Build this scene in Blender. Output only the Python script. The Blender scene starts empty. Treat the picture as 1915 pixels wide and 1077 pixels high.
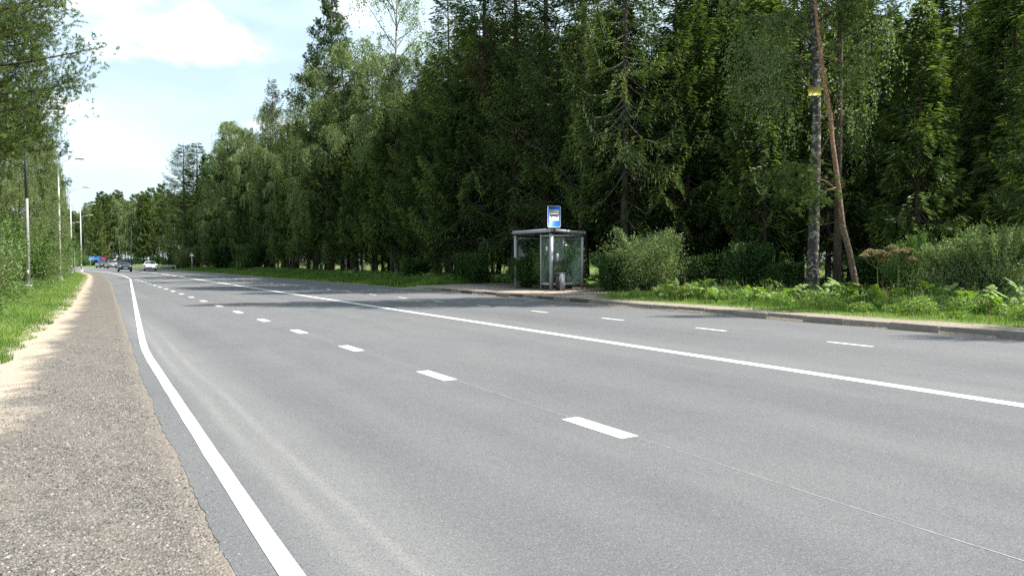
import bpy, bmesh, math, random
import numpy as np
from math import radians as RAD, sin, cos, pi, sqrt, atan2
from mathutils import Vector

# ---------------------------------------------------------------- camera, world, sun
SC = bpy.context.scene
COL = SC.collection
CAMH, YAW, FPX = 1.6, RAD(30.0), 1400.0
cd = bpy.data.cameras.new("camera"); cam = bpy.data.objects.new("camera", cd); COL.objects.link(cam)
cd.sensor_width = 36.0; cd.lens = FPX / 1915 * 36; cd.clip_end = 6000; cd.clip_start = 0.05
cam.location = (0, 0, CAMH)
cam.rotation_euler = (RAD(90 - 2.03), 0, -YAW)
SC.camera = cam
SC.view_settings.view_transform = 'Standard'; SC.view_settings.look = 'None'
SC.view_settings.gamma = 1; SC.view_settings.use_curve_mapping = False
SC.view_settings.exposure = 1.05
SUN_AZ, SUN_EL = RAD(126), RAD(51)          # azimuth clockwise from +Y (the road axis)
sd = bpy.data.lights.new("sun", 'SUN'); sun = bpy.data.objects.new("sun", sd); COL.objects.link(sun)
sd.energy = 5.0; sd.angle = RAD(0.53); sd.color = (1, .955, .88)
sun.location = (40, -20, 60)
sun.rotation_euler = Vector((-sin(SUN_AZ)*cos(SUN_EL), -cos(SUN_AZ)*cos(SUN_EL), -sin(SUN_EL))).to_track_quat('-Z', 'Y').to_euler()
SC.render.engine = 'CYCLES'
SC.cycles.max_bounces = 7; SC.cycles.diffuse_bounces = 3; SC.cycles.glossy_bounces = 3
SC.cycles.transmission_bounces = 5; SC.cycles.transparent_max_bounces = 12
SC.cycles.caustics_reflective = False; SC.cycles.caustics_refractive = False
SC.cycles.sample_clamp_indirect = 6
SC.cycles.use_denoising = False

W = bpy.data.worlds.new("World"); SC.world = W; W.use_nodes = True
def build_world():
    nt = W.node_tree; N = nt.nodes; L = nt.links; N.clear()
    out = N.new('ShaderNodeOutputWorld'); bg = N.new('ShaderNodeBackground')
    sky = N.new('ShaderNodeTexSky'); sky.sky_type = 'NISHITA'; sky.sun_disc = False
    sky.sun_elevation = SUN_EL; sky.sun_rotation = SUN_AZ; sky.altitude = 150
    sky.air_density = 1.0; sky.dust_density = 1.6; sky.ozone_density = 1.5
    tc = N.new('ShaderNodeTexCoord')
    def M(op, a=None, b=None, c=None):
        m = N.new('ShaderNodeMath'); m.operation = op
        for i, v in enumerate((a, b, c)):
            if v is None: continue
            if isinstance(v, (int, float)): m.inputs[i].default_value = v
            else: L.new(v, m.inputs[i])
        return m.outputs[0]
    sep = N.new('ShaderNodeSeparateXYZ'); L.new(tc.outputs['Generated'], sep.inputs[0])
    az = M('ARCTAN2', sep.outputs[0], sep.outputs[1])       # 0 at +Y, + to the right
    el = M('ARCSINE', sep.outputs[2])
    nz = N.new('ShaderNodeTexNoise'); nz.inputs['Scale'].default_value = 15; nz.inputs['Detail'].default_value = 8
    nz.inputs['Roughness'].default_value = .58
    mp = N.new('ShaderNodeMapping'); mp.inputs['Scale'].default_value = (1, 1, 2.2)
    L.new(tc.outputs['Generated'], mp.inputs[0]); L.new(mp.outputs[0], nz.inputs[0])
    nzo = M('SUBTRACT', nz.outputs[0], .5)
    # cumulus banks: (azimuth deg, elevation deg, half widths, flat amount)
    banks = [(1.8, 17.6, 3.6, 4.2), (5.6, 15.8, 4.2, 2.1), (9.3, 14.7, 2.9, 1.4), (18.6, 19.0, 2.6, 2.2), (12.6, 9.5, 3.5, .6), (-1.5, 10.0, 3, .8),
             (46, 24, 9, 3), (-24, 17, 9, 3.2), (-60, 24, 10, 4), (80, 20, 10, 4), (120, 30, 9, 4), (160, 20, 12, 4), (-110, 22, 12, 4), (-150, 30, 8, 4), (30, 50, 12, 5)]
    dens = None
    for a, e, wa, we in banks:
        da = M('DIVIDE', M('SUBTRACT', az, RAD(a)), RAD(wa))
        de0 = M('SUBTRACT', el, RAD(e))
        de = M('DIVIDE', de0, RAD(we))
        r2 = M('ADD', M('MULTIPLY', da, da), M('MULTIPLY', de, de))
        v = M('SUBTRACT', 1.0, r2)
        dens = v if dens is None else M('MAXIMUM', dens, v)
    dens = M('ADD', dens, M('MULTIPLY', nzo, 4.6))
    mr = N.new('ShaderNodeMapRange'); mr.interpolation_type = 'SMOOTHSTEP'
    L.new(dens, mr.inputs[0]); mr.inputs[1].default_value = -.35; mr.inputs[2].default_value = .8
    # thin veil everywhere
    nv = N.new('ShaderNodeTexNoise'); nv.inputs['Scale'].default_value = 3.2; nv.inputs['Detail'].default_value = 5
    mp2 = N.new('ShaderNodeMapping'); mp2.inputs['Scale'].default_value = (1, 1, 3.5)
    L.new(tc.outputs['Generated'], mp2.inputs[0]); L.new(mp2.outputs[0], nv.inputs[0])
    veil = N.new('ShaderNodeMapRange'); L.new(nv.outputs[0], veil.inputs[0])
    veil.inputs[1].default_value = .42; veil.inputs[2].default_value = .75; veil.inputs[3].default_value = .5; veil.inputs[4].default_value = .95
    # cloud colour: white with faint grey-blue inside
    cr = N.new('ShaderNodeMix'); cr.data_type = 'RGBA'
    mr2 = N.new('ShaderNodeMapRange'); L.new(dens, mr2.inputs[0]); mr2.inputs[1].default_value = 0.2; mr2.inputs[2].default_value = 1.6
    L.new(mr2.outputs[0], cr.inputs[0]); cr.inputs[6].default_value = (5.9, 7.0, 7.8, 1); cr.inputs[7].default_value = (11, 11.1, 11.3, 1)
    mix = N.new('ShaderNodeMix'); mix.data_type = 'RGBA'
    mv = N.new('ShaderNodeMix'); mv.data_type = 'RGBA'; L.new(veil.outputs[0], mv.inputs[0]); L.new(sky.outputs[0], mv.inputs[6]); mv.inputs[7].default_value = (5.9, 7.3, 7.9, 1)
    L.new(mr.outputs[0], mix.inputs[0]); L.new(mv.outputs[2], mix.inputs[6]); L.new(cr.outputs[2], mix.inputs[7])
    L.new(mix.outputs[2], bg.inputs[0]); bg.inputs[1].default_value = SKY_STR
    L.new(bg.outputs[0], out.inputs[0])
SKY_STR = 0.09
build_world()

# ---------------------------------------------------------------- helpers
RNG = np.random.default_rng(7)
R = random.Random(11)
def at(px, depth):
    """a point on the map seen at image column px (of 1915) and depth along the view axis"""
    xc = (px - 957.5) / FPX * depth
    return (xc*cos(YAW) + depth*sin(YAW), -xc*sin(YAW) + depth*cos(YAW))
S0, RC = 85.0, 640.0
def sd_of(X, Y):
    if Y < S0: return Y, X
    r = math.hypot(X + RC, Y - S0)
    return S0 + RC*atan2(Y - S0, X + RC), r - RC
def w_of(s, d):
    if s < S0: return d, s
    t = (s - S0)/RC
    return -RC + (RC + d)*cos(t), S0 + (RC + d)*sin(t)
def sstep(a, b, x):
    t = min(1, max(0, (x-a)/(b-a))); return t*t*(3-2*t)
def interp(x, pts):
    return float(np.interp(x, [p[0] for p in pts], [p[1] for p in pts]))
GRASS_L = [(-40, -1.9), (5, -1.55), (13, -1.24), (31, -.42), (60, .15), (90, .7), (130, 1.2), (400, 1.2)]
ASPH_L = [(-40, .62), (8, .66), (11, .70), (14, .775), (22.5, 1.0), (31, 1.21), (63, 2.0), (90, 2.3), (110, 2.6), (400, 2.6)]
KX, KEND = 13.72, 33.4
def zroad(d): return .02*d
def zg(s, d):
    """ground level beside and behind the road"""
    if d < 1.5:
        g = interp(s, GRASS_L)
        if d > g: return .02*d - .012
        z = .02*g - .012 + .09*sstep(0, 1.0, g-d)
        return z + .25*sstep(2, 14, g-d)
    if d < KX: return .02*d
    zc = .40 + .03*min(3.4, d-KX)
    zr = .274 + (.40-.274)*sstep(0, 1.6, d-KX) + .03*min(3.4, d-KX)
    k = sstep(KEND-.2, KEND+1.5, s)
    z = zc*(1-k) + zr*k
    if d > 17.3: z += .05*sin(d*1.3+s*.4)*sin(s*.9+1)
    return z
def zw(X, Y):
    s, d = sd_of(X, Y); return zg(s, d)

# ---- materials
MATS = {}
class NT:
    def __init__(s, name):
        s.m = bpy.data.materials.new(name); s.m.use_nodes = True; s.t = s.m.node_tree; s.N = s.t.nodes; s.L = s.t.links
        s.N.clear(); s.out = s.N.new('ShaderNodeOutputMaterial')
    def n(s, t, **k):
        x = s.N.new(t)
        for a, v in k.items(): setattr(x, a, v)
        return x
    def put(s, sock, v):
        if isinstance(v, bpy.types.NodeSocket): s.L.new(v, sock)
        else: sock.default_value = v
    def math(s, op, a, b=0.0, c=0.0, clamp=False):
        m = s.n('ShaderNodeMath', operation=op); m.use_clamp = clamp
        s.put(m.inputs[0], a); s.put(m.inputs[1], b)
        if op in ('MULTIPLY_ADD', 'COMPARE', 'SMOOTH_MIN'): s.put(m.inputs[2], c)
        return m.outputs[0]
    def mix(s, f, a, b, blend='MIX'):
        m = s.n('ShaderNodeMix', data_type='RGBA', blend_type=blend)
        s.put(m.inputs[0], f); s.put(m.inputs[6], a if not isinstance(a, tuple) or len(a) == 4 else (*a, 1)); s.put(m.inputs[7], b if not isinstance(b, tuple) or len(b) == 4 else (*b, 1))
        return m.outputs[2]
    def noise(s, vec, scale, detail=3, rough=.55, mscale=None):
        if mscale:
            mp = s.n('ShaderNodeMapping'); mp.inputs['Scale'].default_value = mscale; s.L.new(vec, mp.inputs[0]); vec = mp.outputs[0]
        x = s.n('ShaderNodeTexNoise'); x.inputs['Scale'].default_value = scale; x.inputs['Detail'].default_value = detail; x.inputs['Roughness'].default_value = rough
        s.L.new(vec, x.inputs[0]); return x.outputs[0]
    def voro(s, vec, scale, out='Distance', feature='F1'):
        x = s.n('ShaderNodeTexVoronoi', feature=feature); x.inputs['Scale'].default_value = scale
        s.L.new(vec, x.inputs[0]); return x.outputs[out]
    def rng(s, v, a, b, c=0.0, d=1.0, smooth=False):
        x = s.n('ShaderNodeMapRange'); s.put(x.inputs[0], v)
        if smooth: x.interpolation_type = 'SMOOTHSTEP'
        for i, q in enumerate((a, b, c, d)): x.inputs[i+1].default_value = q
        return x.outputs[0]
    def ramp(s, f, stops):
        x = s.n('ShaderNodeValToRGB'); s.put(x.inputs[0], f); e = x.color_ramp.elements
        while len(e) < len(stops): e.new(.5)
        for i, (p, c) in enumerate(stops): e[i].position = p; e[i].color = (*c, 1)
        return x.outputs[0]
    def attr(s, name):
        x = s.n('ShaderNodeAttribute'); x.attribute_name = name; return x.outputs['Fac']
    def obj(s): return s.n('ShaderNodeTexCoord').outputs['Object']
    def pos(s): return s.n('ShaderNodeNewGeometry').outputs['Position']
    def rnd(s): return s.n('ShaderNodeObjectInfo').outputs['Random']
    def bsdf(s, col, rough=.6, metal=0.0, spec=.5, bump=None, bstr=.3, bdist=.01, coat=0.0, alpha=None):
        b = s.n('ShaderNodeBsdfPrincipled'); s.put(b.inputs['Base Color'], col if not isinstance(col, tuple) or len(col) == 4 else (*col, 1))
        s.put(b.inputs['Roughness'], rough); s.put(b.inputs['Metallic'], metal); b.inputs['Specular IOR Level'].default_value = spec
        b.inputs['Coat Weight'].default_value = coat
        if bump is not None:
            u = s.n('ShaderNodeBump'); u.inputs['Strength'].default_value = bstr; u.inputs['Distance'].default_value = bdist
            s.L.new(bump, u.inputs['Height']); s.L.new(u.outputs[0], b.inputs['Normal'])
        return b.outputs[0]
    def done(s, sh): s.L.new(sh, s.out.inputs[0]); MATS[s.m.name] = s.m; return s.m

def simple(name, col, rough=.5, metal=0.0, var=.12, scale=6, bump=0.0, coat=0.0, spec=.5):
    t = NT(name); o = t.obj(); n = t.noise(o, scale, 5)
    c = t.mix(t.rng(n, .3, .7), tuple(x*(1-var) for x in col), tuple(min(1, x*(1+var)) for x in col))
    return t.done(t.bsdf(c, t.rng(n, .3, .7, rough*.85, min(1, rough*1.15)), metal, spec, n if bump else None, bump, .01, coat))

def leaf_mat(name, dark, mid, light, trans=.35, gloss=.35, tip=None):
    """leaf colour varies by clump (attribute v) and by plant (object random)"""
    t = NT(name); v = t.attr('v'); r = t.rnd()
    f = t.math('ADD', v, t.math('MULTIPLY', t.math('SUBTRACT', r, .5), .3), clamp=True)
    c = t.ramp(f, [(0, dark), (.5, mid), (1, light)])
    d = t.n('ShaderNodeBsdfDiffuse'); t.put(d.inputs[0], c)
    tr = t.n('ShaderNodeBsdfTranslucent'); t.put(tr.inputs[0], t.mix(1.0, c, (1.0, 1.15, .45, 1), 'MULTIPLY'))
    m = t.n('ShaderNodeMixShader'); m.inputs[0].default_value = trans; t.L.new(d.outputs[0], m.inputs[1]); t.L.new(tr.outputs[0], m.inputs[2])
    g = t.n('ShaderNodeBsdfGlossy'); g.inputs['Roughness'].default_value = .55; g.inputs[0].default_value = (.8, .85, .8, 1)
    m2 = t.n('ShaderNodeMixShader'); t.put(m2.inputs[0], gloss*.07); t.L.new(m.outputs[0], m2.inputs[1]); t.L.new(g.outputs[0], m2.inputs[2])
    return t.done(m2.outputs[0])

# foliage
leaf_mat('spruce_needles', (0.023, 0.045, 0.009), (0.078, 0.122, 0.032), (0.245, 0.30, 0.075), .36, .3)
leaf_mat('pine_needles', (0.041, 0.072, 0.018), (0.095, 0.143, 0.033), (0.189, 0.247, 0.059), .25, .35)
leaf_mat('birch_leaves', (0.085, 0.125, 0.038), (0.165, 0.215, 0.078), (0.29, 0.34, 0.15), .5, .6)
leaf_mat('dark_leaves', (0.016, 0.042, 0.009), (0.041, 0.091, 0.019), (0.081, 0.156, 0.035), .35, .4)
leaf_mat('willow_leaves', (0.08, 0.125, 0.035), (0.175, 0.235, 0.078), (0.34, 0.40, 0.17), .35, .7)
leaf_mat('hedge_leaves', (0.042, 0.095, 0.018), (0.098, 0.176, 0.036), (0.183, 0.284, 0.073), .4, .5)
leaf_mat('grass_blades', (0.065, 0.125, 0.017), (0.130, 0.237, 0.034), (0.247, 0.325, 0.079), .4, .3)
leaf_mat('hogweed_leaf', (0.09, 0.165, 0.03), (0.18, 0.28, 0.055), (0.28, 0.37, 0.11), .4, .5)
leaf_mat('dead_needles', (.05, .032, .02), (.11, .07, .04), (.17, .12, .07), .1, .1)
leaf_mat('dry_umbel', (.10, .08, .03), (.20, .16, .07), (.30, .24, .12), .1, .1)
leaf_mat('yellow_leaf', (.35, .22, .05), (.55, .38, .10), (.7, .5, .2), .4, .2)

def bark(name, c1, c2, zs=.25, sc=14, bs=.8):
    t = NT(name); o = t.obj(); n = t.noise(o, sc, 6, .65, (1, 1, zs)); n2 = t.noise(o, 3, 3)
    c = t.mix(t.rng(n, .35, .65), c1, c2); c = t.mix(t.math('MULTIPLY', t.rng(n2, .35, .7), .45), c, tuple(x*.5 for x in c1))
    return t.done(t.bsdf(c, .9, 0, .2, n, bs, .03))
bark('spruce_bark', (.05, .038, .03), (.13, .10, .08))
bark('old_branch', (.05, .04, .032), (.11, .085, .06))
bark('dead_twig', (.14, .12, .10), (.26, .23, .20), 1, 20, .3)
def birch_bark():
    t = NT('birch_bark'); o = t.obj()
    n = t.noise(o, 7, 5, .7, (1, 1, 3.0)); n2 = t.noise(o, 2.2, 4, .6, (1, 1, .7))
    k = t.math('GREATER_THAN', t.math('ADD', n, t.math('MULTIPLY', n2, .6)), .83)
    c = t.mix(k, (.50, .49, .45, 1), (.045, .04, .035, 1))
    return t.done(t.bsdf(c, .75, 0, .3, n, .5, .02))
birch_bark()
def old_birch():
    t = NT('old_birch_bark'); o = t.obj(); n = t.noise(o, 5, 6, .75, (1, 1, 1.6)); n2 = t.noise(o, 14, 5, .7, (1, 1, .5))
    c = t.mix(t.rng(n, .51, .62), (.055, .048, .04, 1), (.42, .41, .38, 1)); c = t.mix(t.rng(n2, .5, .62, 0, .8), c, (.05, .045, .04, 1))
    return t.done(t.bsdf(c, .85, 0, .2, n2, .9, .03))
old_birch()
def pine_bark():
    t = NT('pine_bark'); o = t.obj(); s = t.n('ShaderNodeSeparateXYZ'); t.L.new(o, s.inputs[0])
    n = t.noise(o, 16, 6, .65, (1, 1, .35))
    up = t.rng(s.outputs[2], 1.0, 6.0)
    c1 = t.mix(up, (.13, .085, .06, 1), (.24, .12, .065, 1)); c2 = t.mix(up, (.20, .155, .12, 1), (.42, .26, .165, 1))
    c = t.mix(t.rng(n, .35, .62), c1, c2)
    vv = t.voro(o, 11); c = t.mix(t.rng(vv, .45, .62, 0, .4), c, (.09, .06, .04, 1))
    return t.done(t.bsdf(c, .85, 0, .2, t.math('ADD', n, vv), 1.0, .03))
pine_bark()

# ground surfaces
def asphalt():
    t = NT('asphalt'); p = t.pos(); s = t.n('ShaderNodeSeparateXYZ'); t.L.new(p, s.inputs[0]); X, Y = s.outputs[0], s.outputs[1]
    grain = t.noise(p, 150, 4, .75); st = t.voro(p, 125, 'Color'); ss = t.n('ShaderNodeSeparateColor'); t.L.new(st, ss.inputs[0])
    big = t.noise(p, .22, 5, .6); lane = t.noise(p, 1.0, 4, .55, (1.0, .035, 1)); mid = t.noise(p, 2.5, 5, .6, (1, .35, 1))
    c = t.mix(t.rng(lane, .3, .72), (.108, .110, .119, 1), (.156, .157, .160, 1))
    c = t.mix(t.math('MULTIPLY', t.rng(big, .35, .7), .45), c, (.175, .174, .170, 1))
    c = t.mix(t.math('MULTIPLY', t.rng(mid, .45, .75), .25), c, (.085, .087, .096, 1))
    # pale dust band beside the edge line, fading along the road
    w = t.math('ADD', X, t.math('MULTIPLY', t.math('SUBTRACT', t.noise(p, .35, 3), .5), .5))
    b = t.math('MULTIPLY', t.rng(w, .9, 1.25, 0, 1, True), t.rng(w, 1.4, 2.1, 1, 0, True))
    b = t.math('MULTIPLY', b, t.rng(Y, 20, 32, 1, 0))
    c = t.mix(t.math('MULTIPLY', b, .28), c, (.24, .235, .222, 1))
    # narrow tyre streaks of dust
    for cx, ww in ((1.22, .10), (1.46, .08)):
        q = t.math('ABSOLUTE', t.math('SUBTRACT', t.math('ADD', X, t.math('MULTIPLY', t.math('SUBTRACT', t.noise(p, .12, 1), .5), .4)), cx))
        q = t.math('MULTIPLY', t.rng(q, 0, ww, 1, 0, True), t.rng(mid, .3, .6))
        c = t.mix(t.math('MULTIPLY', t.math('MULTIPLY', q, t.rng(Y, 16, 24, 1, 0)), .22), c, (.34, .33, .30, 1))
    # wheel tracks polished darker
    for cx in (2.0, 3.3, 5.2, 6.9, 9.2, 10.4):
        q = t.math('ABSOLUTE', t.math('SUBTRACT', X, cx)); q = t.rng(q, 0, .55, 1, 0, True)
        c = t.mix(t.math('MULTIPLY', q, .13), c, (.072, .073, .08, 1))
    c = t.mix(1.0, c, t.ramp(grain, [(.25, (.74, .74, .76)), (.5, (1, 1, 1)), (.8, (1.22, 1.22, 1.21))]), 'MULTIPLY')
    c = t.mix(t.math('MULTIPLY', t.math('LESS_THAN', ss.outputs[0], .12), .42), c, (.045, .045, .05, 1))
    c = t.mix(t.math('MULTIPLY', t.math('GREATER_THAN', ss.outputs[0], .90), .2), c, (.40, .385, .36, 1))
    h = t.math('ADD', grain, t.math('MULTIPLY', ss.outputs[1], .4))
    return t.done(t.bsdf(c, .82, 0, .3, h, .75, .006))
asphalt()
def paint():
    t = NT('road_paint'); p = t.pos(); n = t.noise(p, 60, 5, .7); n2 = t.noise(p, 5, 4, .6)
    c = t.mix(t.rng(n2, .35, .75), (.74, .74, .72, 1), (.60, .60, .585, 1))
    c = t.mix(t.math('MULTIPLY', t.math('GREATER_THAN', n, .62), .6), c, (.35, .35, .34, 1))
    return t.done(t.bsdf(c, .6, 0, .4, n, .3, .004))
simple('seam_grout', (.30, .30, .30), .8)
paint()
def shoulder():
    t = NT('gravel_and_sand'); p = t.pos(); u = t.attr('u'); r = t.attr('w')   # u: 0 grass side .. 1 asphalt side
    big = t.noise(p, .9, 5, .6); v = t.voro(p, 55, 'Color'); sv = t.n('ShaderNodeSeparateColor'); t.L.new(v, sv.inputs[0])
    dist = t.voro(p, 55); fine = t.noise(p, 90, 4, .7); blot = t.noise(p, 3.2, 5, .65)
    grav = t.ramp(sv.outputs[0], [(0, (.07, .066, .062)), (.35, (.142, .134, .127)), (.7, (.19, .18, .17)), (1, (.28, .268, .252))])
    grav = t.mix(t.math('MULTIPLY', t.rng(dist, .30, .62), .8), grav, (.10, .09, .08, 1))
    grav = t.mix(t.math('MULTIPLY', t.rng(blot, .42, .68), .35), grav, (.27, .235, .195, 1))
    sand = t.mix(t.rng(fine, .3, .7), (.35, .30, .235, 1), (.45, .39, .315, 1))
    sand = t.mix(t.math('MULTIPLY', t.math('GREATER_THAN', t.noise(p, 22, 4, .6), .67), .5), sand, (.18, .14, .10, 1))
    k = t.math('ADD', u, t.math('MULTIPLY', t.math('SUBTRACT', big, .5), .55))
    k = t.math('ADD', k, t.math('MULTIPLY', t.math('SUBTRACT', blot, .5), .35))
    c = t.mix(t.rng(k, .30, .45), sand, grav)
    edge = t.math('ADD', r, t.math('MULTIPLY', t.math('SUBTRACT', blot, .5), .25))
    c = t.mix(t.math('MULTIPLY', t.rng(edge, .22, .0), .5), c, (.33, .285, .23, 1))
    c = t.mix(1.0, c, (1.0, .97, .94, 1), 'MULTIPLY')
    h = t.math('SUBTRACT', t.math('MULTIPLY', fine, .3), t.math('MULTIPLY', dist, 1.0))
    return t.done(t.bsdf(c, .92, 0, .2, h, .9, .012))
shoulder()
def ground_mat():
    t = NT('soil_and_turf'); p = t.pos(); s = t.n('ShaderNodeSeparateXYZ'); t.L.new(p, s.inputs[0]); X, Y = s.outputs[0], s.outputs[1]
    n = t.noise(p, 1.4, 6, .65); f = t.noise(p, 14, 5, .7); sv = t.voro(p, 30)
    litter = t.mix(t.rng(f, .3, .7), (.05, .036, .02, 1), (.11, .08, .045, 1))
    litter = t.mix(t.math('MULTIPLY', t.rng(n, .5, .7), .6), litter, (.035, .06, .015, 1))
    turf = t.mix(t.rng(f, .3, .7), (.06, .10, .02, 1), (.14, .20, .045, 1))
    turf = t.mix(t.math('MULTIPLY', t.rng(n, .52, .7), .5), turf, (.26, .20, .11, 1))
    xs = t.math('ADD', X, t.math('MULTIPLY', t.math('SUBTRACT', n, .5), 1.8))
    forest = t.math('MULTIPLY', t.rng(xs, 17.2, 18.2), t.rng(xs, 32, 34, 1, 0))
    c = t.mix(forest, turf, litter)
    sandy = t.mix(t.rng(f, .3, .7), (.20, .165, .13, 1), (.37, .32, .26, 1))
    k = t.math('MULTIPLY', t.rng(t.math('ADD', X, t.math('MULTIPLY', t.math('SUBTRACT', n, .5), 1.3)), 14.45, 14.7, 1, 0), t.math('GREATER_THAN', X, 13.0))
    c = t.mix(t.math('MULTIPLY', k, t.rng(Y, 50, 60, 1, 0)), c, sandy)
    return t.done(t.bsdf(c, .95, 0, .15, f, .9, .04))
ground_mat()
def concrete(name, a, b, sc=9):
    t = NT(name); o = t.pos(); n = t.noise(o, sc, 6, .65); f = t.noise(o, 80, 4, .7); r = t.rnd()
    c = t.mix(t.rng(n, .35, .68), a, b); c = t.mix(t.math('MULTIPLY', r, .35), c, tuple(x*.55 for x in a[:3]))
    c = t.mix(t.math('MULTIPLY', t.math('LESS_THAN', f, .38), .5), c, tuple(x*.4 for x in a[:3]))
    return t.done(t.bsdf(c, .9, 0, .2, t.math('ADD', n, f), .7, .01))
concrete('kerb_concrete', (.21, .185, .16), (.31, .28, .245))
concrete('kerb_dark', (.07, .067, .065), (.13, .125, .12))
concrete('pad_surface', (.30, .245, .20), (.40, .335, .28), 3)
concrete('white_base', (.45, .45, .43), (.62, .62, .6))
# metals, paint, glass
simple('grey_steel', (.36, .37, .385), .5, .05, .10, 3, .0)
simple('dark_steel', (.06, .063, .068), .45, .3)
simple('galvanised', (.46, .47, .46), .5, .1, .16, 2)
simple('galvanised_dark', (.13, .15, .155), .5, .5, .2, 2)
simple('bin_grey', (.16, .17, .185), .65, .0, .06)
simple('black_plastic', (.012, .012, .013), .5)
simple('sign_blue', (.012, .16, .62), .35, 0, .03)
simple('sign_white', (.74, .75, .76), .35, 0, .03)
simple('sign_black', (.012, .012, .014), .4)
simple('sign_back', (.10, .11, .12), .5, .4)
simple('sign_red', (.42, .03, .035), .45, 0, .05)
simple('faded_red', (.62, .25, .12), .6)
simple('sign_yellow', (.42, .42, .06), .55, 0, .10, 20)
simple('bench_green', (.07, .22, .12), .5, 0, .1)
simple('bench_wood', (.10, .085, .075), .6, 0, .15)
simple('sticker_white', (.7, .7, .68), .6)
simple('tyre_rubber', (.02, .02, .021), .85)
simple('rim_alloy', (.45, .46, .47), .3, .8)
simple('car_blue', (.06, .085, .115), .25, .4, .03, 2, 0, .8)
simple('car_white', (.84, .85, .86), .3, 0, .02, 2, 0, .6)
simple('car_silver', (.34, .345, .35), .28, .6, .03, 2, 0, .7)
simple('car_black', (.022, .023, .026), .25, .3, .03, 2, 0, .8)
simple('car_glass', (.03, .04, .05), .06, 0, .02, 2)
simple('lamp_clear', (.75, .78, .8), .12, .3)
simple('tail_red', (.42, .015, .015), .25)
simple('lamp_glass', (.62, .66, .64), .2)
def glass():
    t = NT('shelter_glass')
    tr = t.n('ShaderNodeBsdfTransparent'); tr.inputs[0].default_value = (.90, .96, .92, 1)
    g = t.n('ShaderNodeBsdfGlossy'); g.inputs['Roughness'].default_value = .03
    df = t.n('ShaderNodeBsdfDiffuse'); df.inputs[0].default_value = (.34, .46, .36, 1)  # dust film whose green tint paints in reflected and sunlit greenery
    m0 = t.n('ShaderNodeMixShader'); t.put(m0.inputs[0], t.rng(t.noise(t.obj(), 4, 5), .35, .8, .04, .12)); t.L.new(tr.outputs[0], m0.inputs[1]); t.L.new(df.outputs[0], m0.inputs[2])
    m = t.n('ShaderNodeMixShader'); m.inputs[0].default_value = .06; t.L.new(m0.outputs[0], m.inputs[1]); t.L.new(g.outputs[0], m.inputs[2])
    return t.done(m.outputs[0])
glass()

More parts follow.
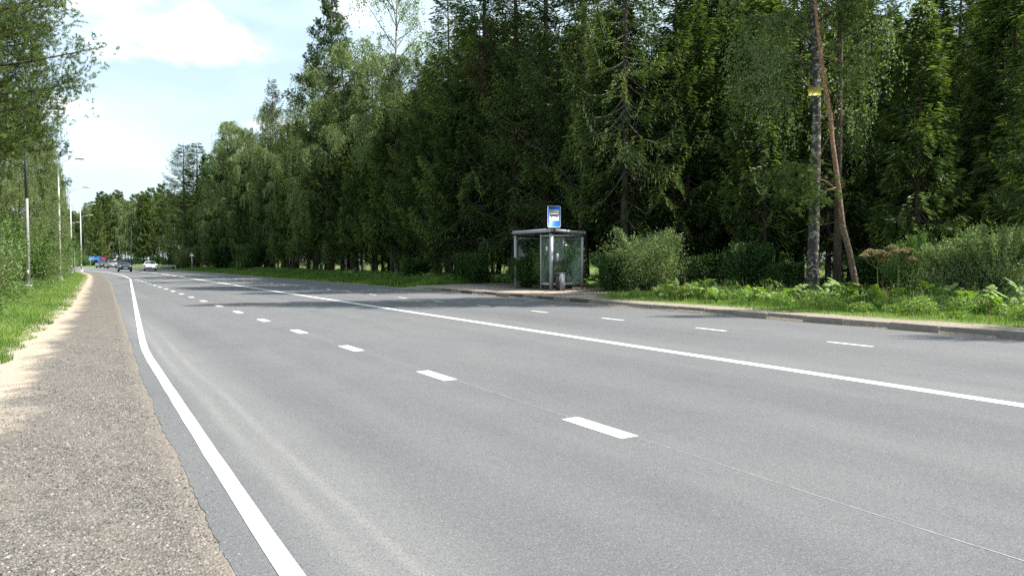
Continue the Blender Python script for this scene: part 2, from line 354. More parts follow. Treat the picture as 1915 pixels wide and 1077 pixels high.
# ---- mesh builder
class G:
    def __init__(s): s.V = []; s.Q = []; s.T = []; s.A = []; s.n = 0; s.NG = []
    def add(s, V, Q=None, T=None, a=.5, ngon=None):
        V = np.asarray(V, dtype=np.float64).reshape(-1, 3); k = len(V)
        s.V.append(V); s.A.append(np.broadcast_to(np.asarray(a, dtype=np.float64), (k,)))
        if Q is not None and len(Q): s.Q.append(np.asarray(Q, dtype=np.int64).reshape(-1, 4) + s.n)
        if T is not None and len(T): s.T.append(np.asarray(T, dtype=np.int64).reshape(-1, 3) + s.n)
        if ngon is not None:
            for f in ngon: s.NG.append([i + s.n for i in f])
        s.n += k; return s
    def quads(s, V, a):                    # V (n,4,3), a (n,)
        n = len(V); s.add(V.reshape(-1, 3), Q=np.arange(4*n).reshape(-1, 4), a=np.repeat(a, 4))
    def tris(s, V, a):
        n = len(V); s.add(V.reshape(-1, 3), T=np.arange(3*n).reshape(-1, 3), a=np.repeat(a, 3))
    def box(s, c, size, rot=0.0, a=.5, taper=1.0):
        x, y, z = (v/2 for v in size)
        P = np.array([(-x, -y, -z), (x, -y, -z), (x, y, -z), (-x, y, -z), (-x*taper, -y*taper, z), (x*taper, -y*taper, z), (x*taper, y*taper, z), (-x*taper, y*taper, z)])
        if rot:
            cr, sr = cos(rot), sin(rot); P = np.stack([P[:, 0]*cr - P[:, 1]*sr, P[:, 0]*sr + P[:, 1]*cr, P[:, 2]], 1)
        return s.add(P + np.array(c), Q=[(0, 3, 2, 1), (4, 5, 6, 7), (0, 1, 5, 4), (1, 2, 6, 5), (2, 3, 7, 6), (3, 0, 4, 7)], a=a)
    def tube(s, pts, rad, sides=8, a=.5, cap=True):
        P = np.asarray(pts, float); k = len(P); rad = np.broadcast_to(np.asarray(rad, float), (k,))
        d = np.gradient(P, axis=0); d /= np.linalg.norm(d, axis=1, keepdims=True) + 1e-9
        ref = np.where(np.abs(d[:, 2:3]) > .9, np.array([[1., 0, 0]]), np.array([[0, 0, 1.]]))
        u = np.cross(d, ref); u /= np.linalg.norm(u, axis=1, keepdims=True) + 1e-9; w = np.cross(d, u)
        th = np.arange(sides)*2*pi/sides
        V = P[:, None] + rad[:, None, None]*(np.cos(th)[None, :, None]*u[:, None] + np.sin(th)[None, :, None]*w[:, None])
        i = np.arange(k-1)[:, None]*sides; j = np.arange(sides)[None]; jn = (j+1) % sides
        Q = np.stack([i+j, i+jn, i+sides+jn, i+sides+j], -1).reshape(-1, 4)
        ng = [list(range(sides))[::-1], list(range((k-1)*sides, k*sides))] if cap else None
        return s.add(V.reshape(-1, 3), Q=Q, a=a, ngon=ng)
    def data(s, name, mat, smooth=False, attr='v'):
        me = bpy.data.meshes.new(name)
        V = np.concatenate(s.V) if s.V else np.zeros((0, 3))
        Q = np.concatenate(s.Q) if s.Q else np.zeros((0, 4), int)
        T = np.concatenate(s.T) if s.T else np.zeros((0, 3), int)
        ng = s.NG; ngi = np.array([i for f in ng for i in f], dtype=int)
        loops = np.concatenate([Q.ravel(), T.ravel(), ngi]).astype(np.int32)
        sizes = np.concatenate([np.full(len(Q), 4), np.full(len(T), 3), np.array([len(f) for f in ng], dtype=int)]).astype(np.int32)
        starts = np.concatenate([[0], np.cumsum(sizes)[:-1]]).astype(np.int32) if len(sizes) else np.zeros(0, np.int32)
        me.vertices.add(len(V)); me.vertices.foreach_set('co', V.astype(np.float32).ravel())
        me.loops.add(len(loops)); me.loops.foreach_set('vertex_index', loops)
        me.polygons.add(len(sizes)); me.polygons.foreach_set('loop_start', starts); me.polygons.foreach_set('loop_total', sizes)
        if smooth: me.polygons.foreach_set('use_smooth', np.ones(len(sizes), bool))
        at_ = me.attributes.new(attr, 'FLOAT', 'POINT'); at_.data.foreach_set('value', np.concatenate(s.A).astype(np.float32))
        me.update(calc_edges=True); me.validate()
        me.materials.append(MATS[mat]); return me
    def obj(s, name, mat, parent=None, smooth=False, **k):
        o = bpy.data.objects.new(name, s.data(name, mat, smooth)); COL.objects.link(o)
        if parent: o.parent = parent
        for q, v in k.items(): o[q] = v
        return o
def linkmesh(name, me, parent=None, loc=None):
    o = bpy.data.objects.new(name, me); COL.objects.link(o)
    if parent: o.parent = parent
    if loc is not None: o.location = loc
    return o
def thing(name, label, cat, loc=(0, 0, 0), rz=0.0, group=None, scale=None):
    o = bpy.data.objects.new(name, None); o.empty_display_size = .3; COL.objects.link(o)
    o.location = loc; o.rotation_euler = (0, 0, rz); o['label'] = label; o['category'] = cat
    if group: o['group'] = group
    if scale: o.scale = scale
    return o
def tag(o, label, cat, group=None):
    o['label'] = label; o['category'] = cat
    if group: o['group'] = group
    return o
def copy_tree(src, label=None, group=None):
    c = src.copy(); COL.objects.link(c)
    if label: c['label'] = label
    if group: c['group'] = group
    for ch in list(src.children):
        d = ch.copy(); COL.objects.link(d); d.parent = c
        for g in list(ch.children):
            e = g.copy(); COL.objects.link(e); e.parent = d
    return c
# ---------------------------------------------------------------- ground, road, shoulder, markings
def ribbon(name, mat, srange, dl, dr, nd, zf, us=False, kind='structure'):
    """a strip along the road from lateral offset dl(s) to dr(s)"""
    V = []; A = []; B = []
    for s in srange:
        a, b = dl(s), dr(s)
        for j in range(nd+1):
            u = j/nd; d = a + (b-a)*u; x, y = w_of(s, d); V.append((x, y, zf(s, d))); A.append(u); B.append(b-d)
    n = len(srange); k = nd+1
    Q = [(i*k+j, i*k+j+1, (i+1)*k+j+1, (i+1)*k+j) for i in range(n-1) for j in range(nd)]
    g = G(); g.add(V, Q=Q, a=A); me = g.data(name, mat, True, 'u' if us else 'v')
    if us:
        w = me.attributes.new('w', 'FLOAT', 'POINT'); w.data.foreach_set('value', np.array(B, dtype=np.float32))
    o = linkmesh(name, me); o['kind'] = kind; return o

def ground():
    ss = list(np.arange(-60, 0, 4)) + list(np.arange(0, 60, .8)) + list(np.arange(60, 200, 3)) + list(np.arange(200, 900, 25)) + [1200, 1800]
    ds = [-400, -250, -150, -90, -60, -40, -28, -20, -15, -12, -10, -8, -6.5, -5.2, -4.2, -3.4, -2.8, -2.3, -1.9, -1.6, -1.3, -1.0, -.7, -.4, -.1, .3, .8, 1.5, 3, 6, 9, 12, 13.4, 13.70, 13.74, 13.9, 14.2, 14.6, 15, 15.4, 16, 16.6, 17.1, 17.6] + \
         list(np.arange(18, 50, 1.0)) + [55, 62, 72, 90, 120, 170, 250, 400, 700, 1300]
    V = []
    for s in ss:
        g = interp(s, GRASS_L)
        for d in ds:
            x, y = w_of(s, d) if s < 900 else w_of(900, d)
            if s >= 900:
                t = (900-S0)/RC; x += -(s-900)*sin(t); y += (s-900)*cos(t)
            z = zg(s, d)
            if g - .25 < d < 13.72: z = min(z, .02*d) - .07
            V.append((x, y, z - (.006 if d < 20 else 0)))
    k = len(ds); Q = [(i*k+j, i*k+j+1, (i+1)*k+j+1, (i+1)*k+j) for i in range(len(ss)-1) for j in range(k-1)]
    g = G(); g.add(V, Q=Q); o = g.obj('ground', 'soil_and_turf', smooth=True, kind='structure')
ground()
SS = list(np.arange(-30, 90, 1.0)) + list(np.arange(90, 420, 4))
def rag(s, a, f, p): return a*(sin(s*f+p) + .6*sin(s*f*2.7+p*2) + .4*sin(s*f*6.1+p*3))
_rn = np.random.default_rng(77).normal(0, 1, 4000)
def rnoise(s, step, amp): i = (s+10)/step; k = int(i); f = i-k; return amp*(_rn[k % 4000]*(1-f)+_rn[(k+1) % 4000]*f)
asph_l = lambda s: interp(s, ASPH_L) + (rag(s, .004, 2.1, 0) + rnoise(s, .06, .006) + rnoise(s, .31, .007) if s < 40 else 0)
SSF = list(np.arange(-6, 1.5, .3)) + list(np.arange(1.5, 16, .03)) + list(np.arange(16, 24, .15)) + list(np.arange(24, 90, 1.0)) + list(np.arange(90, 420, 4))
ribbon('road', 'asphalt', SSF, asph_l, lambda s: 13.73, 14, lambda s, d: .02*d)
ribbon('gravel_shoulder', 'gravel_and_sand', SSF, lambda s: interp(s, GRASS_L) - .3 + (rag(s, .05, 1.3, 1) if s < 60 else 0), lambda s: asph_l(s) + .06, 8,
       lambda s, d: .02*d - .004 - .0015*sin(s*2.1+d*5), us=True)
def line(name, d0, w, s0, s1, step=.5, dz=.004, jit=.003):
    n = max(2, int((s1-s0)/step)+1); rr = np.linspace(s0, s1, n)
    f = d0 if callable(d0) else (lambda s: d0)
    return ribbon(name, 'road_paint', list(rr), lambda s: f(s)-w/2+R.uniform(-jit, jit), lambda s: f(s)+w/2+R.uniform(-jit, jit), 1, lambda s, d: .02*d + dz)
MERGE = 74.0
def edge_d(s):
    if s < MERGE:
        k = (s-14.5)/(MERGE-14.5)*2.9; return .90 + .05*sstep(4, 14, s) + .5*(k+sqrt(k*k+.0035)) - .02*sstep(0, 14, -s)
    return 3.85 + .2*sstep(MERGE, 95, s)
line('edge_line', edge_d, .115, -6, 300, .5)
line('centre_line', 8.13, .19, -30, 300, 1.0)
k = 0; s = 5.5
while s < MERGE-1:
    line('lane_dash', 4.085, .19, s-.46, s+.46, .46); s += 3.6
s = 7.95 - 3.15
while s < 80:
    d0 = 11.08 - .5*sstep(8, 33, s)
    line('bus_lane_dash', d0, .10, s-.42, s+.42, .42, .0045); s += 3.15
# the pale sealing seam under the dashed line
ribbon('road_seam', 'seam_grout', list(np.arange(-6, 26, .06)), lambda s: 4.125 + .012*sin(s*1.7) - .004 + R.uniform(-.002, .002), lambda s: 4.125 + .012*sin(s*1.7) + .0035 + R.uniform(-.003, .003), 1, lambda s, d: .02*d + .0022)
# sand washed against the kerb
def sandstrip():
    ribbon('kerb_sand', 'gravel_and_sand', list(np.arange(-4, 52, .25)), lambda s: 13.60 + R.uniform(-.03, .02) + .1*sin(s*.35)**2*.6, lambda s: 13.73, 1, lambda s, d: .02*d + .003, us=True)
sandstrip()
# kerb, stone by stone
def kerb():
    root = bpy.data.objects.new('kerb', None); COL.objects.link(root); root['kind'] = 'structure'
    bm = bmesh.new(); bmesh.ops.create_cube(bm, size=1)
    bmesh.ops.scale(bm, vec=(.15, .985, .30), verts=bm.verts)
    bmesh.ops.bevel(bm, geom=[e for e in bm.edges if all(v.co.z > 0 for v in e.verts)], offset=.014, segments=2, affect='EDGES')
    mes = []
    for m in ('kerb_concrete', 'kerb_dark'):
        me = bpy.data.meshes.new('kerb_stone'); bm.to_mesh(me); me.materials.append(MATS[m]); mes.append(me)
    rr = random.Random(3)
    for i in range(39):
        y = -5 + i + .5
        if y > KEND: break
        dark = (y > 19 and i % 2 == 0)
        o = linkmesh('kerb_stone', mes[1 if dark and rr.random() < .8 else 0], root)
        o.location = (KX+.075+rr.uniform(-.008, .008), y, .405-.15+rr.uniform(-.006, .006) - (.07 if y > KEND-1 else 0))
        o.rotation_euler = (rr.uniform(-.006, .006), rr.uniform(-.02, .02), rr.uniform(-.006, .006))
kerb()
def pad():
    pts = [(13.88, 18.6), (13.88, 33.2), (14.4, 34.2), (17.9, 34.0), (17.9, 22.0), (16.6, 21.6), (15.2, 20.6), (14.4, 19.4)]
    n = len(pts); V = [(x, y, .418 + .03*min(3.4, x-KX)) for x, y in pts] + [(x, y, .2) for x, y in pts]
    g = G(); g.add(V, Q=[(i+n, (i+1) % n+n, (i+1) % n, i) for i in range(n)], ngon=[list(range(n))])
    g.obj('bus_stop_pavement', 'pad_surface', kind='structure')
pad()

# loose stones on the shoulder
def stones():
    rng = np.random.default_rng(5); n = 85000
    Y = 2.0 + 19*rng.random(n)**2.1
    gl = np.interp(Y, *zip(*GRASS_L)); al = np.interp(Y, *zip(*ASPH_L))
    u = rng.beta(1.6, 1.25, n); X = gl + (al+.015-gl)*u
    keep = (u > .30 + .1*np.sin(Y*1.7) + .05*np.sin(Y*4.1)) | (rng.random(n) < .06)
    keep &= rng.random(n) < np.clip((21-Y)/9, 0, 1)
    X, Y = X[keep], Y[keep]; n = len(X)
    r = .0045 + .006*rng.random(n)**2.2 + (rng.random(n) < .03)*.007
    oc = np.array([(1, 0, 0), (0, 1, 0), (-1, 0, 0), (0, -1, 0), (0, 0, 1)], float)
    P = oc[None]*r[:, None, None]*rng.uniform(.6, 1.3, (n, 5, 1)); th = rng.random(n)*2*pi
    P[..., 2] *= .75
    P[:, :4, 2] -= .001
    c, s_ = np.cos(th)[:, None], np.sin(th)[:, None]
    P = np.stack([P[..., 0]*c-P[..., 1]*s_ + P[:, :, 2]*.2, P[..., 0]*s_+P[..., 1]*c, P[..., 2]], -1)
    P += np.stack([X, Y, .02*X-.003], -1)[:, None]
    T = np.array([(0, 1, 4), (1, 2, 4), (2, 3, 4), (3, 0, 4)])
    g = G(); g.add(P.reshape(-1, 3), T=(np.arange(n)[:, None, None]*5 + T[None]).reshape(-1, 3), a=np.repeat(rng.random(n), 5))
    t = NT('stone_mix'); v = t.attr('v')
    t.done(t.bsdf(t.ramp(v, [(0, (.03, .028, .026)), (.3, (.10, .092, .085)), (.75, (.175, .163, .15)), (1, (.29, .272, .25))]), .85, 0, .2))
    g.obj('gravel', 'stone_mix', kind='stuff')
stones()
def spilled():
    rng = random.Random(19); g = G()
    for i in range(420):
        y = 2.2 + 16*rng.random()**1.5; x = interp(y, ASPH_L) + abs(rng.gauss(0, .09)) + .01; r = rng.uniform(.003, .0085); h = r*rng.uniform(.6, 1.1)
        P = [(x + r*rng.uniform(.6, 1.3)*cos(q), y + r*rng.uniform(.6, 1.3)*sin(q), .02*x) for q in [j*pi*2/5 for j in range(5)]] + [(x, y, .02*x+h)]
        g.add(P, T=[(j, (j+1) % 5, 5) for j in range(5)], a=rng.random())
    g.obj('spilled_gravel', 'stone_mix', kind='stuff')
spilled()
def clods():
    rng = random.Random(9); g = G()
    for i in range(90):
        y = 6 + 22*rng.random()**1.4; gl = interp(y, GRASS_L); x = gl + rng.uniform(.15, .75); r = rng.uniform(.006, .02)
        P = [(x + r*rng.uniform(.6, 1.3)*cos(a), y + r*rng.uniform(.6, 1.3)*sin(a), .02*x-.008) for a in [j*pi/3 for j in range(6)]] + [(x, y, .02*x-.007+r*.7)]
        g.add(P, T=[(j, (j+1) % 6, 6) for j in range(6)], a=rng.random()*.2)
    g.obj('dirt_clods', 'stone_mix', kind='stuff')
clods()

# ---------------------------------------------------------------- grass and low herbs
def blades(name, mat, sfun, n, seed, h=(.10, .25), w=.006, clump=.8, patch=None):
    rng = np.random.default_rng(seed); S, D = sfun(rng, n)
    if patch is not None:
        k = patch(S, D, rng); S, D = S[k], D[k]
    n = len(S)
    hm = .55 + .9*(.5+.5*np.sin(S*2.3+1.7*np.sin(D*2.1)))*(.5+.5*np.sin(D*3.1+S*.7))
    hh = rng.uniform(h[0], h[1], n)*hm
    XY = np.array([w_of(s, d) for s, d in zip(S, D)]); Z = np.array([zg(s, d) for s, d in zip(S, D)]) - .01
    th = rng.random(n)*2*pi; lean = rng.uniform(.1, .8, n)*hh
    base = np.stack([XY[:, 0], XY[:, 1], Z], -1)
    sidev = np.stack([np.cos(th+pi/2), np.sin(th+pi/2), 0*th], -1)*(w*rng.uniform(.6, 1.6, n))[:, None]
    tip = base + np.stack([np.cos(th)*lean, np.sin(th)*lean, hh], -1)
    v = np.clip(.45 + .25*np.sin(S*.8+D*1.3) + rng.normal(0, .2, n), 0, 1)
    g = G(); g.tris(np.stack([base-sidev, base+sidev, tip], 1), v); return g.obj(name, mat, kind='stuff')
def left_sd(rng, n):
    S = 9 + 150*rng.random(n)**2.6; u = rng.random(n)**1.35
    gl = np.interp(S, *zip(*GRASS_L)); return S, gl + .05 - u*(4.5+.1*S) + .12*np.sin(S*3.1)*(1-u)
blades('grass', 'grass_blades', left_sd, 150000, 1, (.04, .15), .007)
def right_sd(rng, n):
    S = 5 + 38*rng.random(n)**1.3; return S, 14.55 + .3*np.sin(S*.9) + 3.2*rng.random(n)
def right_patch(S, D, rng):
    pad_ = (S > 19.0) & (S < 34.3) & (D < 17.95) & ~((S < 22.2) & (D > 15.0 + (S-19.6)*.7))
    return ~pad_ & ((D > 15.1) | (rng.random(len(D)) < .45)) & ((np.sin(S*4.1+D*3)*np.sin(D*5.3-S*1.1) > -.75))
blades('grass', 'grass_blades', right_sd, 60000, 2, (.04, .15), .007, patch=right_patch)
def right_far(rng, n):
    S = 33.5 + 90*rng.random(n)**1.4; return S, 13.85 + 3.9*rng.random(n)**.8
blades('grass', 'grass_blades', right_far, 45000, 3, (.12, .42), .016)

def herbs(name, mat, pts, seed, n_leaf, lsize, hh, spread):
    """low broad-leaved ground cover: many small leaves"""
    rng = np.random.default_rng(seed); P = np.array(pts); k = rng.integers(0, len(P), n_leaf)
    hgt = rng.uniform(hh[0], hh[1], len(P))
    a = rng.random(n_leaf)*2*pi; rr = spread*np.sqrt(rng.random(n_leaf)); C = np.zeros((n_leaf, 3))
    C[:, 0] = P[k, 0] + rr*np.cos(a); C[:, 1] = P[k, 1] + rr*np.sin(a)
    top = hgt[k]*np.sqrt(np.clip(1-(rr/spread)**2*.8, .05, 1)); C[:, 2] = P[k, 2] + top*rng.random(n_leaf)**.55
    leafquads_g = G(); leafquads(leafquads_g, C, None, lsize, rng, .45, np.clip(.5+.3*(C[:, 2]-P[k, 2]-.15) + rng.normal(0, .22, n_leaf), 0, 1))
    return leafquads_g.obj(name, mat, kind='stuff')
def unit(v): return v/(np.linalg.norm(v, axis=-1, keepdims=True)+1e-9)
def leafquads(g, C, D, size, rng, aspect=.5, v=None, up=.4):
    """one kite-shaped leaf per centre C; D preferred axis (n,3) or None"""
    n = len(C)
    if D is None:
        D = rng.normal(size=(n, 3)); D[:, 2] *= .6
    D = unit(D + rng.normal(0, .25, (n, 3)))
    Nn = rng.normal(size=(n, 3)); Nn[:, 2] += up*2
    B = unit(np.cross(D, Nn)); L = size*rng.uniform(.65, 1.3, n)[:, None]; Wd = L*aspect
    a = C - D*L*.5; c = C + D*L*.5; m = C - D*L*.05
    g.quads(np.stack([a, m+B*Wd*.5, c, m-B*Wd*.5], 1), v if v is not None else rng.random(n))
# ---------------------------------------------------------------- trees
class Proto: pass
def trunk_pts(H, wob, rng, n=14, lean=(0, 0)):
    z = np.linspace(-.2, H, n); ph = rng.random(4)*6
    x = wob*(np.sin(z*.35+ph[0]) - np.sin(ph[0])) + lean[0]*z/H; y = wob*(np.sin(z*.3+ph[1]) - np.sin(ph[1])) + lean[1]*z/H
    return np.stack([x, y, z], 1)
def on_trunk(P, z): return np.array([np.interp(z, P[:, 2], P[:, 0]), np.interp(z, P[:, 2], P[:, 1]), z])

def spruce(H=18., Rm=2.6, zb=1.8, seed=1, tw=330, spacing=.52, hang=1.0, tl=.19, twd=.015, gaps=.18, r0=.2, dead=26, sway=.0):
    rng = np.random.default_rng(seed); p = Proto(); T = trunk_pts(H, .05, rng)
    g = G(); zz = T[:, 2]/H; g.tube(T, r0*(1-.93*np.clip(zz, 0, 1))**.9*(1+.35*np.exp(-np.clip(zz, 0, 1)*40)), 8); p.trunk = g.data('trunk', 'spruce_bark', True)
    cr = G(); lb = G(); z = zb
    while z < H-.12:
        t = (z-zb)/(H-zb); nb = rng.integers(5, 8)
        a0 = rng.random()*2*pi
        for b in range(nb):
            if rng.random() < gaps*(1-t*.5): continue
            az = a0 + b*2*pi/nb + rng.normal(0, .28)
            env = min(1, .62+t*2.4)*(1-t)**.66
            L = Rm*env*rng.uniform(.68, 1.18)*(1+.16*sin(az*2+seed)) + .14
            droop = (.42*(1-t)+.02)*L*rng.uniform(.5, 1.35)*hang; up = .34*L*rng.uniform(.6, 1.3)
            z0 = z + rng.uniform(-.18, .18)
            tt = np.linspace(0, 1, 6); base = on_trunk(T, z0)
            dirv = np.array([cos(az), sin(az), 0]); lat = np.array([-sin(az), cos(az), 0])
            slope = (.55*t - .05)*L
            def axis(u): 
                u = np.asarray(u)
                return base + np.outer(u*L, dirv) + np.outer(-droop*np.sin(u*pi*.62)*1.15 + up*u**3 + slope*u, [0, 0, 1]) + np.outer(.06*L*np.sin(u*4+az), lat)
            lb.tube(axis(tt), np.linspace(.008+.010*L, .003, 6), 3, cap=False)
            n = int(tw*max(.25, L/Rm)*rng.uniform(.75, 1.2))
            u = .14 + .86*rng.random(n)**.72; side = rng.choice([-1, 1], n)
            l2 = (.40*L*(1-u)**.55*np.minimum(1, u*3.2) + .10)*rng.uniform(.75, 1.15)
            # discrete secondaries -> visible sprays
            u = np.round(u*(L/.16)+.0)/(L/.16) + rng.normal(0, .004, n); u = np.clip(u, .08, 1.0)
            q = rng.random(n)**.85; C = axis(u)
            sd_ = unit(side[:, None]*lat*.85 + dirv*.62)
            hangd = hang*(.22+.75*rng.random(n)**1.6)*(1-t*.75)
            C = C + sd_*(q*l2)[:, None] - np.outer(q*q*l2*hangd*1.1, [0, 0, 1])
            D = unit(sd_ + dirv*.3 - np.outer(hangd*(.4+q*1.1), [0, 0, 1]) + rng.normal(0, .18, (n, 3)))
            Ln = tl*rng.uniform(.6, 1.35, n)[:, None]; Wn = twd*rng.uniform(.7, 1.3, n)[:, None]
            B = unit(np.cross(D, rng.normal(size=(n, 3)) + np.array([0, 0, 1.2])))
            m = C + D*Ln*.35
            v = np.clip(.25 + .42*(q*.5+u*.5)**2 + rng.normal(0, .13, n) + rng.normal(-.02, .17), 0, 1)  # outer needles paler; sunlit branch tips put into the colour
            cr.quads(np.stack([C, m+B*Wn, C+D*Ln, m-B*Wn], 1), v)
        z += spacing*rng.uniform(.7, 1.25)*(1-.35*t)
    for i in range(dead):                    # dead lower branches
        zz_ = rng.uniform(.8, zb+2.5); az = rng.random()*2*pi; L = rng.uniform(.5, 2.1); b = on_trunk(T, zz_)
        u = np.linspace(0, 1, 5); d = np.array([cos(az), sin(az), 0])
        A = b + np.outer(u*L, d) + np.outer(-.25*L*u**1.5 + rng.normal(0, .04)*u, [0, 0, 1]); lb.tube(A, np.linspace(.014, .003, 5), 3, cap=False)
        for j in range(5):
            w = rng.uniform(.3, .95); c = b + d*L*w + np.array([0, 0, -.25*L*w**1.5]); e = c + np.array([rng.normal(0, .25), rng.normal(0, .25), rng.uniform(-.3, .02)])
            lb.tube([c, e], [.006, .002], 3, cap=False)
    p.crown = cr.data('crown', 'spruce_needles'); p.limbs = lb.data('branches', 'dead_twig', True); p.name = 'spruce_tree'; p.H = H; return p

def birch(clear=False, H=18., Rm=2.4, zb=4., seed=2, nl=46, strands=26, leaves=34, ls=.075, weep=1.0, open_=0.0, r0=.16, mat='birch_leaves', lean=(0, 0), barkm='birch_bark'):
    rng = np.random.default_rng(seed); p = Proto(); T = trunk_pts(H*.97, .14, rng, lean=lean)
    g = G(); zz = np.clip(T[:, 2]/H, 0, 1); g.tube(T, r0*(1-.95*zz)**.8*(1+.3*np.exp(-zz*40)), 10); p.trunk = g.data('trunk', barkm, True)
    cr = G(); lb = G()
    for i in range(nl):
        t = (i+.5)/nl; t = t**.9; z0 = zb + (H-zb)*t*.96 + rng.normal(0, .2); az = i*2.4 + rng.normal(0, .5)
        env = np.interp(t, [0, .15, .45, .75, 1], [.55, .95, 1, .68, .14])
        L = Rm*env*rng.uniform(.65, 1.2); rise = L*rng.uniform(.35, 1.0)*(.5+t)
        base = on_trunk(T, min(z0, H*.95)); d = np.array([cos(az), sin(az), 0]); lat = np.array([-sin(az), cos(az), 0]); ph = rng.random()*6
        def axis(u):
            u = np.asarray(u); return base + np.outer(L*u**.9, d) + np.outer(rise*np.sin(u*pi*.56) - .12*L*u**4*weep, [0, 0, 1]) + np.outer(.12*L*np.sin(u*5+ph)*u, lat)
        lb.tube(axis(np.linspace(0, 1, 7)), np.linspace(.008+.009*L, .003, 7), 4, cap=False)
        if rng.random() < open_*.6: continue
        ns = int(strands*rng.uniform(.6, 1.3)*(.45+.55*env))
        for j in range(ns):
            u = .22 + .78*rng.random()**.8; s0 = axis([u])[0]; off = rng.normal(0, .28, 3)*[1, 1, .6]
            Ls = rng.uniform(.45, 1.5)*weep*(1-.35*t) + .2; n = int(leaves*Ls/1.1*rng.uniform(.6, 1.2)) + 3
            q = rng.random(n); sw = rng.normal(0, .25, 2)
            C = s0 + off*np.minimum(1, q*3)[:, None] + np.stack([(d[0]*.25+sw[0])*q*Ls*(1-q*.5), (d[1]*.25+sw[1])*q*Ls*(1-q*.5), -q*Ls*(.35+.65*q)*min(1, weep)], -1)
            C += rng.normal(0, .06+.05*(1-min(1, weep)), (n, 3))
            if clear:
                al = -C[:, 0]*sin(YAW) - C[:, 1]*cos(YAW); la = C[:, 0]*cos(YAW) - C[:, 1]*sin(YAW)
                C = C[~((al > 0) & (la > -.75) & (la < .35) & (C[:, 2] > 5.3) & (C[:, 2] < 7.5))]; n = len(C)
                if n == 0: continue
            v = np.clip(.45 + rng.normal(0, .2, n) + rng.normal(0, .1) + .1*t, 0, 1)
            D = np.tile([0, 0, -1.], (n, 1)) + rng.normal(0, .5, (n, 3))
            leafquads(cr, C, D, ls, rng, .62, v, up=.1)
            if j % 2 == 0:
                e = s0 + off + np.array([(d[0]*.25+sw[0])*Ls*.5, (d[1]*.25+sw[1])*Ls*.5, -Ls*min(1, weep)*.9]); lb.tube([s0, (s0+off+e)/2+np.array([0, 0, .1]), e], [.005, .003, .002], 3, cap=False)
    p.T = T; p.crown = cr.data('crown', mat); p.limbs = lb.data('branches', 'spruce_bark', True); p.name = 'birch_tree'; p.H = H; return p

def tufts(cr, C, D, rng, per=26, nl=.085, wd=.008, spread=.9, v0=.45):
    """pine needle tufts: C centres, D shoot directions"""
    n = len(C); Cn = np.repeat(C, per, 0); Dn = np.repeat(D, per, 0); m = n*per
    along = rng.random(m)[:, None]*.16; N = unit(Dn*.75 + rng.normal(0, spread, (m, 3)))
    a = Cn + Dn*along; L = nl*rng.uniform(.7, 1.25, m)[:, None]; B = unit(np.cross(N, rng.normal(size=(m, 3))))*wd
    v = np.clip(np.repeat(v0-.08+rng.normal(0, .24, n), per) + rng.normal(0, .1, m), 0, 1)
    cr.tris(np.stack([a-B, a+B, a+N*L], 1), v)
def pine(H=19., Rm=2.6, zb=8., seed=4, nl=34, per=22, nt=26, r0=.17, nl_=.10, wd=.011, lean=(0, 0), top=1.0, flat=.0):
    rng = np.random.default_rng(seed); p = Proto(); T = trunk_pts(H, .12, rng, lean=lean)
    g = G(); zz = np.clip(T[:, 2]/H, 0, 1); g.tube(T, r0*(1-.9*zz)**.7*(1+.3*np.exp(-zz*40)), 10); p.trunk = g.data('trunk', 'pine_bark', True)
    cr = G(); lb = G()
    for i in range(nl):
        t = (i+.5)/nl; z0 = zb + (H-zb)*t; az = i*2.4 + rng.normal(0, .4)
        env = np.interp(t, [0, .25, .6, 1], [.8, 1, .8, .2]); L = Rm*env*rng.uniform(.6, 1.25); rise = L*(.15+.5*t)*rng.uniform(.5, 1.4)
        base = on_trunk(T, z0); d = np.array([cos(az), sin(az), 0]); lat = np.array([-sin(az), cos(az), 0]); ph = rng.random()*6
        def axis(u):
            u = np.asarray(u); return base + np.outer(L*u, d) + np.outer(rise*u**1.4 - .05*L*np.sin(u*pi), [0, 0, 1]) + np.outer(.1*L*np.sin(u*5+ph)*u, lat)
        lb.tube(axis(np.linspace(0, 1, 6)), np.linspace(.016+.014*L, .006, 6), 4, cap=False)
        n = int(nt*(.35+.65*L/Rm)); u = .38 + .62*rng.random(n)**.7; A = axis(u)
        off = rng.normal(0, 1, (n, 3))*[.32, .32, .17]*(.35+.9*(1-u))[:, None]*L*.75; C = A + off
        for k in range(0, n, 2): lb.tube([A[k], C[k]], [.007, .004], 3, cap=False)
        D = unit(d*.6 + unit(off)*.5 + np.array([0, 0, .55]) + rng.normal(0, .3, (n, 3)))
        C4 = np.repeat(C, 4, 0) + rng.normal(0, .12, (n*4, 3)); D4 = unit(np.repeat(D, 4, 0)+rng.normal(0, .45, (n*4, 3)))
        tufts(cr, C4, D4, rng, per, nl_, wd)
    p.crown = cr.data('crown', 'pine_needles'); p.limbs = lb.data('branches', 'old_branch', True); p.name = 'pine_tree'; p.H = H; return p

